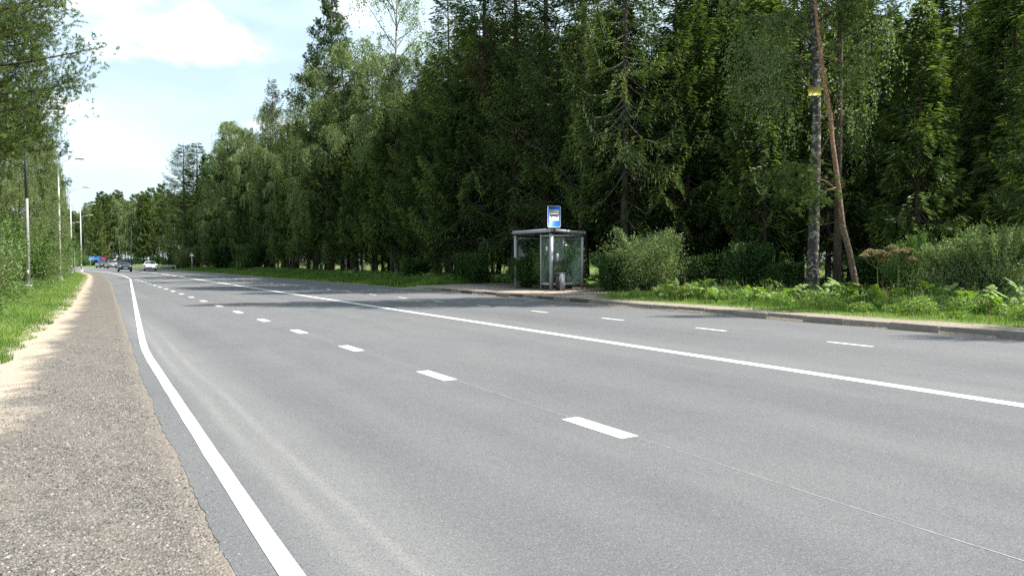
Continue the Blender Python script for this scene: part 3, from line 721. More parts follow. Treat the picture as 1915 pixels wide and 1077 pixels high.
def shrub(W=1.8, H=2.2, seed=3, stems=40, n=26000, ls=.06, asp=.35, mat='willow_leaves', shoots=14, name='willow_shrub', lobes=9):
    rng = np.random.default_rng(seed); p = Proto(); lb = G(); cr = G(); ends = []
    lob = [(rng.random()*2*pi, rng.uniform(.1, .75), rng.uniform(.35, .85), rng.uniform(.28, .5)) for _ in range(lobes)]
    K = []
    for i in range(stems):
        a, rr, hh, sr = lob[i % lobes]; c = np.array([cos(a)*rr*W*.75, sin(a)*rr*W*.75, hh*H]) + rng.normal(0, .16, 3)*[W, W, H*.7]
        c[2] = min(max(.25, c[2]), H*(1.0-.25*(np.hypot(c[0], c[1])/W)**2)); b = np.array([rng.normal(0, .12*W), rng.normal(0, .12*W), -.05])
        m = (b+c)/2 + np.array([c[0]*.1, c[1]*.1, .15*H]); lb.tube([b, m, c], [.022, .012, .004], 4, cap=False); K.append((b, m, c))
    for i in range(shoots):                   # long shoots that break the outline
        a = rng.random()*2*pi; b = np.array([cos(a)*W*.55*rng.random(), sin(a)*W*.55*rng.random(), H*.55]); c = b + np.array([cos(a)*W*.3, sin(a)*W*.3, H*.5*rng.uniform(.7, 1.15)])
        lb.tube([b, c], [.008, .003], 3, cap=False); K.append((b, (b+c)/2, c))
    per = n//len(K)
    for i, (b, m, c) in enumerate(K):
        sh = i >= stems; q = rng.random(per)[:, None]
        q = .15+.85*q**.6 if not sh else q
        C = (1-q)**2*b + 2*q*(1-q)*m + q*q*c; r = (.085*W if not sh else .05)
        nsub = 16; sub = rng.normal(0, 1, (nsub, 3))*[1, 1, .8]*(.17*W if not sh else .06); k = rng.integers(0, nsub, per)
        C = C + sub[k]*np.minimum(1, q*1.4) + rng.normal(0, r, (per, 3)); C[:, 2] = np.maximum(C[:, 2], .05*rng.random(per))
        D = unit((c-b) + rng.normal(0, 1.0, (per, 3))*np.linalg.norm(c-b)*.7)
        v = np.clip(.45 + rng.normal(0, .26, per) + rng.normal(0, .12), 0, 1)
        leafquads(cr, C, D, ls, rng, asp, v, up=.35)
    p.crown = cr.data('foliage', mat); p.trunk = lb.data('stems', 'spruce_bark', True); p.limbs = None; p.name = name; p.H = H; p.W = W; return p

def place(p, x, y, label, cat='tree', sc=1.0, rz=None, group=None, tilt=None, zoff=0, sxy=1.0, mats=None):
    rz = R.random()*6.28 if rz is None else rz
    t = thing(p.name, label, cat, (x, y, zw(x, y)-.02+zoff), rz, group, (sc*sxy, sc*sxy, sc))
    if tilt: t.rotation_euler = (tilt[0], tilt[1], rz)
    linkmesh('stems' if p.limbs is None else 'trunk', p.trunk, t); linkmesh('foliage' if p.limbs is None else 'crown', p.crown, t)
    if p.limbs is not None: linkmesh('branches', p.limbs, t)
    return t
# prototypes (mesh data shared by every tree of that build)

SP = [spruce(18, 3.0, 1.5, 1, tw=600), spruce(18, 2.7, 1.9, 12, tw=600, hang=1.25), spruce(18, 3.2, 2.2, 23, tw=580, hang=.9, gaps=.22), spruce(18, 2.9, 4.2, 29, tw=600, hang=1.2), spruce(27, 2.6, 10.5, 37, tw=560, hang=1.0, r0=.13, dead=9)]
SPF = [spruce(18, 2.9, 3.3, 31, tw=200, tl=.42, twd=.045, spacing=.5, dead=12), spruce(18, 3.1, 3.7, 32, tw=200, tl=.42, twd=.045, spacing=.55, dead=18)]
BI = [birch(False, 18, 3.2, 1.4, 2, nl=60, strands=36, leaves=42, ls=.095, barkm='old_birch_bark', r0=.13), birch(False, 18, 3.0, 1.8, 5, nl=60, strands=36, leaves=42, weep=1.25, ls=.09, barkm='old_birch_bark', r0=.13), birch(False, 18, 3.0, 6, 8, open_=.08, strands=24, leaves=30, ls=.09)]
BIF = [birch(False, 18, 3.5, 3, 41, nl=44, strands=22, leaves=16, ls=.22), birch(False, 18, 3.2, 4, 42, nl=44, strands=22, leaves=16, ls=.22)]
PI_ = [pine(19, 3.4, 7.5, 4, nl=44, nt=46, nl_=.13, wd=.014)]
PIF = [pine(19, 3.2, 7, 44, nl=36, per=10, nt=26, nl_=.24, wd=.04)]
BU = [shrub(1.8, 2.2, 3, n=34000, ls=.075), shrub(1.9, 2.3, 6, n=34000, ls=.10, asp=.32, shoots=26), shrub(2.2, 3.2, 9, n=36000, ls=.085, asp=.6, mat='hedge_leaves', name='leafy_shrub', shoots=20),
      shrub(1.5, 2.0, 14, n=20000, ls=.10, asp=.55, mat='dark_leaves', name='leafy_shrub')]
def at_tree(px, depth, topy=None, p=None):
    x, y = at(px, depth); h = (489-topy)*depth/FPX + CAMH - zw(x, y) if topy is not None else None
    return x, y, (h/p.H if h else 1.0)
NAMED = [
 # proto, px, depth, topy, sxy, label
 (SP[3], 1166, 32.5, -360, .8, 'tall spruce with hanging lit branch curtains and a bare lower trunk behind the bus shelter'),
 (SP[3], 1092, 36.5, -330, .95, 'tall spruce with drooping green curtains rising above the bus stop sign'),
 (SP[2], 1022, 38, -320, .85, 'broad spruce rising straight behind the roof of the bus shelter'),
 (SP[0], 962, 39.5, -280, .85, 'spruce whose lowest branches end just left of the bus shelter'),
 (SP[1], 905, 40, -200, .95, 'spruce with a brown withered patch near its top beside the pointed spruce'),
 (SP[2], 838, 43, -25, .92, 'pointed spruce with bright lit upper branches against the sky'),
 (SP[0], 790, 46, 110, .9, 'dark spruce below and in front of the tall airy birch'),
 (BI[2], 742, 49, -60, 1.05, 'tall airy birch letting the white sky show through its top'),
 (BI[1], 745, 46, 95, .85, 'grey green birch with fine hanging twigs just below the airy birch'),
 (SP[1], 700, 51, 130, .9, 'dark spruce between the hanging birch and the round topped birch'),
 (PI_[0], 622, 56, 14, .80, 'pine with a dark clumpy top standing above the birches against the sky'),
 (BI[0], 640, 52, 75, .98, 'round topped birch in front of the clumpy pine'),
 (BI[1], 588, 58, 118, .92, 'pale birch with sunlit leaves left of the clumpy pine'),
 (SP[0], 555, 62, 178, .85, 'dark spruce showing in the gap between two birches'),
 (SP[2], 512, 70, 152, .62, 'thin dark spruce tip poking out over a pale birch'),
 (BI[0], 508, 66, 188, .72, 'pale birch with a thin spruce tip behind it'),
 (BI[1], 520, 60, 285, .75, 'short yellow green birch at the wood edge below the pale birch'),
 (BI[1], 432, 78, 222, 1.0, 'weeping birch with long yellow green strands at the left end of the tall wood'),
 (BI[0], 468, 76, 235, .85, 'full leafy birch just right of the weeping birch at the end of the tall wood'),
 (SP[0], 347, 112, 270, 1.35, 'left one of the two close conifers standing ahead of the wood'),
 (SP[1], 371, 110, 270, 1.35, 'right one of the two close conifers standing ahead of the wood'),
 (BI[0], 392, 112, 340, .8, 'low birch between the two close conifers and the weeping birch'),
 (SP[1], 1262, 33, -75, .95, 'spruce top with the sky gap beside it above the large round bush'),
 (SP[0], 1215, 36, 70, .8, 'low spruce under the narrow sky gap'),
]
for pr, px, dep, ty, sx, lab in NAMED:
    while sd_of(*at(px, dep))[1] < 19.0: dep += .5
    x, y, k = at_tree(px, dep, ty, pr); place(pr, x, y, lab, sc=k, sxy=sx*1.12/ max(.75, k)**.35)
# birch with the yellow notice, leaning pine and the trees right of it
BIG = birch(True, 19, 3.3, 5.2, 77, nl=52, strands=32, leaves=38, ls=.08, r0=.175, weep=1.2, barkm='old_birch_bark', lean=(-.47, .27))
x, y = at(1519, 23.6); place(BIG, x, y, 'large birch with a blotched trunk carrying a small yellow notice', rz=0.0)
NB = (x, y, 0.0)
def leaning_pine():
    x, y = at(1602, 22.6); z0 = zw(x, y)
    t = thing('pine_tree', 'slender leaning pine with a bare orange trunk beside the birch with the notice', 'tree', (x, y, z0))
    rt = np.array([cos(YAW), -sin(YAW), 0]); pts = []
    for px, py in ((1603, 562), (1597, 520), (1587, 470), (1576, 425), (1567, 375), (1561, 325), (1554, 270), (1547, 215), (1538, 165), (1529, 110), (1522, 55), (1517, 10), (1512, -60), (1506, -140), (1500, -240)):
        dx = (px-1602)/FPX*22.6; dz = (489-py)/FPX*22.6 + CAMH - z0; pts.append(rt*dx + np.array([0, 0, dz]))
    P = np.array(pts); kn = np.random.default_rng(1).normal(0, .022, (15, 1)); P = P + kn*rt*(np.arange(15)[:, None] > 0); pts = P
    g = G(); g.tube(pts, np.interp(np.arange(15), [0, 4, 10, 14], [.098, .078, .05, .03])*[1, 1.03, .97, 1.08, .98, 1.02, .97, 1.05, .98, 1, 1, 1, 1, 1, 1], 12); g.obj('trunk', 'pine_bark', t, True)
    lb = G(); cr = G(); rng = np.random.default_rng(3)
    def br(z, dx, dz, back, tuft=True, r=.02, k=26):
        b = np.array([np.interp(z, P[:, 2], P[:, 0]), np.interp(z, P[:, 2], P[:, 1]), z]); e = b + rt*dx + np.array([sin(YAW), cos(YAW), 0])*back + np.array([0, 0, dz]); m = (b+e)/2 + np.array([0, 0, .12])
        lb.tube([b, m, e], [r, r*.7, r*.35], 6)
        if tuft:
            C = e + rng.normal(0, 1, (k, 3))*[.36, .36, .22]; D = unit(rng.normal(0, .6, (k, 3)) + rt*np.sign(dx)*.5 + np.array([0, 0, .5]))
            C = np.repeat(C, 5, 0) + rng.normal(0, .09, (k*5, 3)); D = unit(np.repeat(D, 5, 0) + rng.normal(0, .5, (k*5, 3))); tufts(cr, C, D, rng, 24, .095, .008, v0=.55)
    b = np.array([np.interp(4.7, P[:, 2], P[:, 0]), np.interp(4.7, P[:, 2], P[:, 1]), 4.7])
    lb.tube([b, b+rt*-.12+[0, 0, .08], b+rt*-.3+[0, 0, -.3], b+rt*-.45+[0, 0, -.9], b+rt*-.62+[0, 0, -1.5]], [.03, .03, .026, .022, .014], 6)
    lb.tube([b+rt*.02+[0, 0, -.75], b+rt*-.2+[0, 0, -.7], b+rt*-.35+[0, 0, -.75]], [.015, .012, .008], 5)
    for z, dx, dz, bk in ((3.35, -1.1, -.15, .1), (3.3, -.8, -.45, -.4), (3.4, -1.5, .1, .3), (3.2, -1.0, .35, -.2), (8.0, 1.0, .2, .3), (8.2, .7, .6, -.4), (8.5, 1.5, .3, .2), (7.2, .9, -.4, 0), (9.0, -.9, .4, .2), (9.3, 1.2, .5, -.3), (9.8, 1.0, .4, .5), (10.2, -.8, .5, -.4), (10.8, .9, .5, 0), (11.4, -.8, .4, .1), (11.8, .4, .5, .3)):
        br(z, dx, dz, bk)
    for z, dx, dz in ((6.9, -.25, .25), (6.9, .2, .2), (2.9, .08, .1), (5.3, -.3, .0)): br(z, dx, dz, 0, False, .014)
    lb.obj('branches', 'pine_bark', t, True); cr.obj('crown', 'pine_needles', t)
leaning_pine()
RIGHT = [
 (SP[1], 1345, 36, -60, 1.0, 'dark spruce in the shade left of the large birch'),
 (SP[2], 1425, 38, -80, 1.0, 'shaded spruce hidden partly by the hanging birch leaves'),
 (SP[0], 1625, 31, -90, .9, 'shaded spruce directly behind the leaning pine'),
 (SP[1], 1700, 33, 45, .85, 'dark spruce under the small sky gaps right of the leaning pine'),
 (SP[2], 1790, 31, -90, .85, 'dark spruce behind the gap between the two dry umbels and the pale willow shrub'),
 (SP[0], 1868, 26.5, -150, .82, 'spruce with bright yellow green branch tips above the pale willow shrub'),
 (SP[1], 1960, 28, -150, .9, 'spruce cut by the right edge of the photo behind the pale willow shrub'),
]
for pr, px, dep, ty, sx, lab in RIGHT:
    x, y, k = at_tree(px, dep, ty, pr); place(pr, x, y, lab, sc=k, sxy=sx*1.12/ max(.75, k)**.35)
# the tall spruce outside the frame whose spire falls across all lanes
x, y = at(1566, 24.0); place(SP[4], x, y, 'very tall spruce with a bare dark trunk just behind the leaning pine', sc=.97, sxy=.95)
place(SP[0], 27.0, 3.4, 'spruce standing outside the right edge of the photo', sc=1.25, sxy=.42)
place(SP[0], 22.2, 1.0, 'spruce standing far outside the right edge of the photo', sc=.80, sxy=.7)
# the wood behind the first row
rr = random.Random(21)
used = []
SUNNY = [(16.5, 26.0, 1.6), (15.9, 24.7, 1.5), (16.4, 19.4, 1.2), (15.8, 21.5, .8), (16.6, 15.5, 1.0), (17, 11.5, 1.5), (*at(281, 113), .6), (*at(262, 117), .3)]
def shades(X, Y, h, wid=2.0):
    for tx, ty, tz in SUNNY:
        q = (X-tx)*sin(SUN_AZ) + (Y-ty)*cos(SUN_AZ); off = abs((X-tx)*cos(SUN_AZ) - (Y-ty)*sin(SUN_AZ))
        if q > 0 and off < wid and h*.85 > tz + q*math.tan(SUN_EL): return True
    return False
def forest_rows():
    rows = [(19.6, 4, 3.4, .75, 0), (22.6, 8, 3.3, .8, 1), (26.0, 10, 3.2, .85, 1), (30.0, 12, 3.4, .9, 1), (34, 10, 3.4, .9, 2), (38, 10, 3.6, .9, 2), (42, 12, 4, .9, 2)]
    for ri, (d, s0, st, hh, far) in enumerate(rows):
        s = s0
        while s < 175:
            ss = s + rr.uniform(-1.1, 1.1); dd = d + rr.uniform(-1.4, 1.4); s += st*(1 if s < 60 else 1.35)
            X, Y = w_of(ss, dd); zc = X*sin(YAW) + Y*cos(YAW); xc = X*cos(YAW) - Y*sin(YAW); px = 957.5 + FPX*xc/zc
            if ri == 0 and (px > 480): continue
            if px > 1990: continue
            if far == 2 and px < 1270: continue
            if px < 385 and ri < 3: continue
            lim = np.interp(px, [300, 400, 440, 500, 560, 620, 700, 760, 840, 900, 1180, 1212, 1235, 1290, 1690, 1900, 2200], [330, 270, 250, 215, 190, 110, 130, 70, 30, -60, -60, 95, -10, -90, 30, -120, -120])
            k = min(rr.uniform(.78, 1.12), ((489-lim-rr.uniform(0, 60))*zc/FPX + 1.2)/18)
            if ri in (1, 2, 3) and px < 1290 and ss < 60: k *= .88
            if shades(X, Y, k*18): continue
            r_ = rr.random()
            if zc > 60 and r_ < .4: pr = BIF[rr.randrange(2)]; lab = 'one of the birches standing in the wood far along the road'; gr = 'birches in the wood far along the road'
            elif r_ < .9: pr = SPF[rr.randrange(2)]; lab = 'one of the dark spruces crowded in the wood behind the front row'; gr = 'spruces crowded in the wood behind the front row'
            else: pr = PIF[0]; lab = 'one of the pines standing among the spruces of the wood'; gr = 'pines among the spruces of the wood'
            place(pr, X, Y, lab, sc=k, group=gr)
forest_rows()
def low_front():
    s = 36
    while s < 108:
        X, Y = w_of(s + rr.uniform(-.8, .8), 18.6 + rr.uniform(-.5, .8)); s += rr.uniform(2.4, 3.4)
        if shades(X, Y, 11): continue
        t = place(rr.choice([SP[0], SP[1], SPF[0]]), X, Y, 'one of the low dark spruces that fill the shaded foot of the wood', sc=rr.uniform(.42, .62), sxy=1.25, group='low dark spruces at the shaded foot of the wood')
        for ch in t.children:
            if ch.name.startswith(('crown', 'branches')): ch.location.z = 1.3
low_front()
def field_edge():
    for i in range(28):
        X, Y = w_of(i*8.4 - 10 + rr.uniform(-2, 2), 92 + rr.uniform(-5, 8))
        place(rr.choice([BIF[0], SPF[0], BIF[1]]), X, Y, 'one of the distant trees beyond the field behind the wood', sc=rr.uniform(.6, .85), sxy=1.8, group='distant trees beyond the field behind the wood')
        X, Y = w_of(i*8.4 - 6, 84 + rr.uniform(-2, 3)); place(BU[2], X, Y, 'one of the distant bushes beyond the field behind the wood', 'shrub', sc=rr.uniform(.9, 1.6), sxy=2.4, group='distant bushes beyond the field')
field_edge()
# the far wood that closes the road where it bends
def far_wood():
    kinds = [(BIF[0], 'birches of the far wood across the bend', 'pale green birch of the far wood where the road bends away'),
             (SPF[0], 'spruces of the far wood across the bend', 'spruce of the far wood where the road bends away'),
             (PIF[0], 'pines of the far wood across the bend', 'tall pine of the far wood where the road bends away'),
             (BIF[1], 'birches of the far wood across the bend', 'pale green birch of the far wood where the road bends away')]
    top = [(100, 405), (150, 392), (185, 362), (205, 355), (235, 360), (262, 375), (285, 352), (305, 350), (330, 372), (420, 350)]
    for row, (dep, n) in enumerate(((205, 22), (222, 24), (245, 22), (270, 16))):
        for i in range(n):
            px = 75 + (i+rr.random()*.8)*(350/n); dz = dep + rr.uniform(-7, 7); X, Y = at(px, dz); s, d = sd_of(X, Y)
            if d < 15.5: continue
            k = ((489 - interp(px, top) - rr.uniform(-2, 26) - row*1)*dz/FPX + CAMH)/18; pr, gr, lab = kinds[rr.choice([0, 0, 1, 2, 2, 3])]
            place(pr, X, Y, lab, sc=max(.55, k), group=gr)
far_wood()
def far_shrubs():
    for i in range(15):
        px = 120 + i*19 + rr.uniform(-3, 3); X, Y = at(px, 196 + rr.uniform(-4, 10)); 
        if sd_of(X, Y)[1] < 15.5: continue
        place(rr.choice([BU[2], BU[3]]), X, Y, 'one of the bushes under the far wood across the bend', 'shrub', sc=rr.uniform(.6, 1.15), sxy=1.5, group='bushes under the far wood')
far_shrubs()
# left side: pine reaching over the frame, leaf trees and shrubs behind the lamp posts
def left_side():
    PL = pine(17, 4.9, 5.6, 61, nl=84, per=26, nt=58, nl_=.13, wd=.0075, r0=.22)
    x, y = at(-70, 29); place(PL, x, y, 'big pine at the left edge reaching clumpy branches over the verge', sc=1.0, rz=.9)
    x, y = at(-25, 32.5); place(PL, x, y, 'second pine at the left edge just behind the big overhanging pine', sc=1.12, rz=3.6, sxy=.62)
    x, y = at(-210, 34); place(PL, x, y, 'pine behind the big overhanging pine outside the left edge', sc=1.02, rz=5.1)
    L = [(BI[0], 5, 46, 165, .75, 'birch with small pale leaves under the overhanging pine branches'),
         (BI[1], 42, 52, 180, .8, 'birch directly behind the nearest lamp post'),
         (BU[2], -75, 33, None, 1.25, 'leafy shrub at the left edge in front of the pine'),
         (BI[0], 72, 57, 215, .72, 'birch between the nearest and the second lamp post'),
         (PI_[0], 60, 66, 235, .8, 'pine behind the second lamp post'),
         (BI[1], 88, 74, 270, .7, 'birch at the second lamp post with its crown on the skyline'),
         (BI[0], 104, 92, 305, .6, 'birch behind the third lamp post'),
         (SP[1], 100, 84, 262, .75, 'dark spruce rising between the left birches'),
         (BI[1], 112, 118, 345, .6, 'small birch behind the farthest left lamp posts'),
         (SPF[0], 116, 140, 372, .8, 'last spruce of the left wood before the bend')]
    for pr, px, dep, ty, sx, lab in L:
        if ty is None: x, y = at(px, dep); place(pr, x, y, lab, 'shrub', sc=sx); continue
        x, y, k = at_tree(px, dep, ty, pr); place(pr, x, y, lab, sc=k, sxy=sx/max(.75, k)**.35*1.15)
    SH = [(BU[2], -22, 36, 1.0, 'leafy shrub left of the nearest lamp post'), (BU[2], 28, 50, 1.25, 'leafy shrub right behind the nearest lamp post'),
          (BU[0], 62, 52, 1.25, 'pale willow shrub between the first two lamp posts'), (BU[2], 84, 64, 1.25, 'leafy shrub close to the second lamp post'),
          (BU[0], 100, 80, 1.4, 'pale shrub beyond the second lamp post'), (BU[2], 112, 96, 1.4, 'shrub at the third lamp post'), (BU[2], 122, 122, 1.3, 'last shrub of the left verge'),
          (BU[0], -45, 27, 1.1, 'pale shrub at the left edge of the photo')]
    for pr, px, dep, sc, lab in SH:
        x, y = at(px, dep); place(pr, x, y, lab, 'shrub', sc=sc)
    for row, off in enumerate((-9, -13, -18)):
        s = 30
        while s < 190:
            X, Y = w_of(s+rr.uniform(-1.5, 1.5), off+rr.uniform(-1, 1) - (2.0 if s < 60 else 0)); zc = X*sin(YAW)+Y*cos(YAW); s += 6
            pr = rr.choice([BIF[0], SPF[0], SPF[1], BIF[1]]); k = min(.85, rr.uniform(.6, .85))
            place(pr, X, Y, 'one of the trees packed in the wood left of the road', sc=k, group='trees of the wood left of the road')
left_side()
# shrubs of the right verge
for pr, px, dep, sc, sxy, lab in [
    (BU[0], 1207, 27.5, .92, 1.2, 'large round grey green willow shrub right of the bus shelter'),
    (BU[3], 1143, 27.5, .62, .9, 'small dark shrub squeezed between the bus shelter and the round willow shrub'),
    (BU[1], 1862, 18.6, .77, .95, 'pale willow shrub with upright shoots at the right edge of the photo'),
    (BU[0], 1775, 19.2, .62, 1.05, 'lower pale part shrub at the foot of the willow with upright shoots'),
    (BU[2], 1705, 20.4, .52, .8, 'small yellow green shrub between the dry umbels and the willow shrub'),
    (BU[3], 1335, 27.5, .62, 1.2, 'dark shrub in the shade behind the hogweed clump'),
    (BU[3], 1398, 26.5, .8, 1.1, 'taller dark shrub left of the large birch'),
    (BU[3], 1468, 25.5, .5, 1.2, 'dark shrub at the foot of the large birch'),
    (BU[3], 1640, 24, .62, 1.3, 'low dark undergrowth shrub behind the dry umbels'),
    (BU[3], 985, 32, .62, 1.1, 'shrub seen through the left opening of the bus shelter'),
    (BU[2], 1045, 31, .55, 1.1, 'shrub seen through the glass of the bus shelter'),
    (BU[3], 880, 38, .7, 1.3, 'dark undergrowth shrub left of the bus stop pavement'),
    (BU[3], 780, 43, .6, 1.5, 'dark undergrowth shrub where the kerb begins'),
    (BU[0], 352, 104, 1.35, 1.3, 'pale bush by the warning sign at the far verge'),
    (BU[3], 415, 86, 1.4, 1.35, 'dark round bush at the left end of the tall wood'),
    (BU[2], 468, 80, .85, 1.3, 'yellow green bush beside the dark round bush'),
    (BU[3], 330, 118, 1.1, 1.3, 'low bush beyond the warning sign'),
]:
    while px < 500 and sd_of(*at(px, dep))[1] < 16.6: dep += .5; sc *= 1.003
    x, y = at(px, dep); place(pr, x, y, lab, 'shrub', sc=sc, sxy=sxy)
def brown_patch():
    root = [o for o in COL.objects if o.get('label', '').startswith('spruce with a brown withered patch')][0]
    rng = np.random.default_rng(8); g = G(); px, py = 898, 118
    X, Y = root.location.x, root.location.y; dep = X*sin(YAW)+Y*cos(YAW) - 2.6; x, y = at(px, dep); z = CAMH + (489-py)/FPX*dep
    k = root.scale.x, root.scale.z; a = -root.rotation_euler.z; dx, dy = x-X, y-Y
    C0 = np.array([(dx*cos(a)-dy*sin(a))/k[0], (dx*sin(a)+dy*cos(a))/k[0], (z-root.location.z)/k[1]])
    C = C0 + rng.normal(0, 1, (90, 3))*[.28, .28, .75]; D = unit(rng.normal(0, .5, (90, 3)) + np.array([0, 0, -1.])); tufts(g, C, D, rng, 30, .15, .006)
    g.obj('withered_branch', 'dead_needles', root)
brown_patch()
# low herbs at the wood edge
def edge_herbs():
    rng = np.random.default_rng(4); pts = []
    for i in range(260):
        s = 6 + 110*rng.random()**1.3; d = 17.2 + 1.8*rng.random()
        x, y = w_of(s, d)
        if 20 < s < 34.5 and d < 18.1: continue
        pts.append((x, y, zg(s, d)))
    herbs('undergrowth', 'hedge_leaves', pts, 5, 60000, .10, (.2, .6), .55)
    pts = []
    for i in range(160):
        s = 8 + 40*rng.random(); d = 19 + 6*rng.random(); x, y = w_of(s, d); pts.append((x, y, zg(s, d)))
    herbs('undergrowth', 'dark_leaves', pts, 6, 30000, .11, (.15, .5), .6)
    pts = []
    for i in range(200):
        s = 18 + 110*rng.random()**1.5; d = interp(s, GRASS_L) - 1.6 - 2.2*rng.random(); x, y = w_of(s, d); pts.append((x, y, zg(s, d)))
    herbs('ground_cover', 'hedge_leaves', pts, 7, 45000, .09, (.12, .5), .5)
edge_herbs()
def verge_weeds():
    rng = np.random.default_rng(14); pts = []
    for i in range(150):
        s = 6 + 22*rng.random(); d = 15.5 + 1.9*rng.random()
        if s > 19.5 and d < 17.9: continue
        pts.append((*w_of(s, d), zg(s, d)))
    herbs('weeds', 'hogweed_leaf', pts, 15, 26000, .075, (.12, .42), .3)
    g = G(); r2 = random.Random(6)
    for i in range(420):                     # dry stalks and seed heads
        s = r2.uniform(6, 30); d = r2.uniform(14.5, 17.6)
        if s > 19.3 and d < 17.95: continue
        x, y = w_of(s, d); z = zg(s, d); h = r2.uniform(.2, .65); dx, dy = r2.uniform(-.12, .12), r2.uniform(-.12, .12)
        g.tube([(x, y, z), (x+dx*.4, y+dy*.4, z+h*.6), (x+dx, y+dy, z+h)], [.004, .003, .007], 3, cap=False, a=r2.random())
    g.obj('dry_stalks', 'dry_umbel', kind='stuff')
verge_weeds()
def far_weeds():
    rng = np.random.default_rng(24); pts = []
    for i in range(260):
        s = 34.5 + 60*rng.random()**1.3; d = 15.0 + 2.6*rng.random()**.7; pts.append((*w_of(s, d), zg(s, d)))
    herbs('weeds', 'hedge_leaves', pts, 25, 30000, .13, (.15, .6), .5)
far_weeds()
# ---------------------------------------------------------------- hogweed
def leaf_blade(seed):
    """one big leaf cut into pointed, toothed lobes"""
    rng = np.random.default_rng(seed); g = G(); L = .40
    mid = lambda t: np.array([t*L, 0, .09*sin(t*pi*.8) - .14*t*t])
    def lobe(b, ang, ln, wd, drop):
        d = np.array([cos(ang), sin(ang), -drop]); n = np.array([-sin(ang), cos(ang), 0]); z = np.array([0, 0, 1])
        prof = [(.0, .25), (.25, .9), (.38, .62), (.52, 1.0), (.64, .6), (.78, .7), (.86, .34)]
        c = [b + d*ln*t + z*.03*sin(t*pi) for t, w in prof] + [b + d*ln - z*.02]
        V = c + [c[i] + n*wd*w*rng.uniform(.8, 1.2) - z*wd*w*.35 for i, (t, w) in enumerate(prof)] + [c[i] - n*wd*w*rng.uniform(.8, 1.2) - z*wd*w*.35 for i, (t, w) in enumerate(prof)]
        m = len(prof); Q = []; T = []
        for i in range(m-1): Q += [(i, i+1, m+1+i+1, m+1+i), (i+1, i, 2*m+1+i, 2*m+1+i+1)]
        T += [(m-1, m, 2*m), (m, m-1, 3*m)]
        g.add(V, Q=Q, T=T, a=np.clip(.5 + rng.normal(0, .18, len(V)), 0, 1))
    for t, ln, wd, an in ((.18, .24, .075, 1.15), (.48, .22, .07, .95)):
        for s_ in (-1, 1): lobe(mid(t), s_*an*rng.uniform(.85, 1.15), ln*rng.uniform(.85, 1.15), wd, rng.uniform(.05, .35))
    lobe(mid(.6), rng.uniform(-.1, .1), .28, .10, .25)
    g.tube([mid(0), mid(.35), mid(.75)], [.006, .005, .002], 3, cap=False, a=.95)
    return g
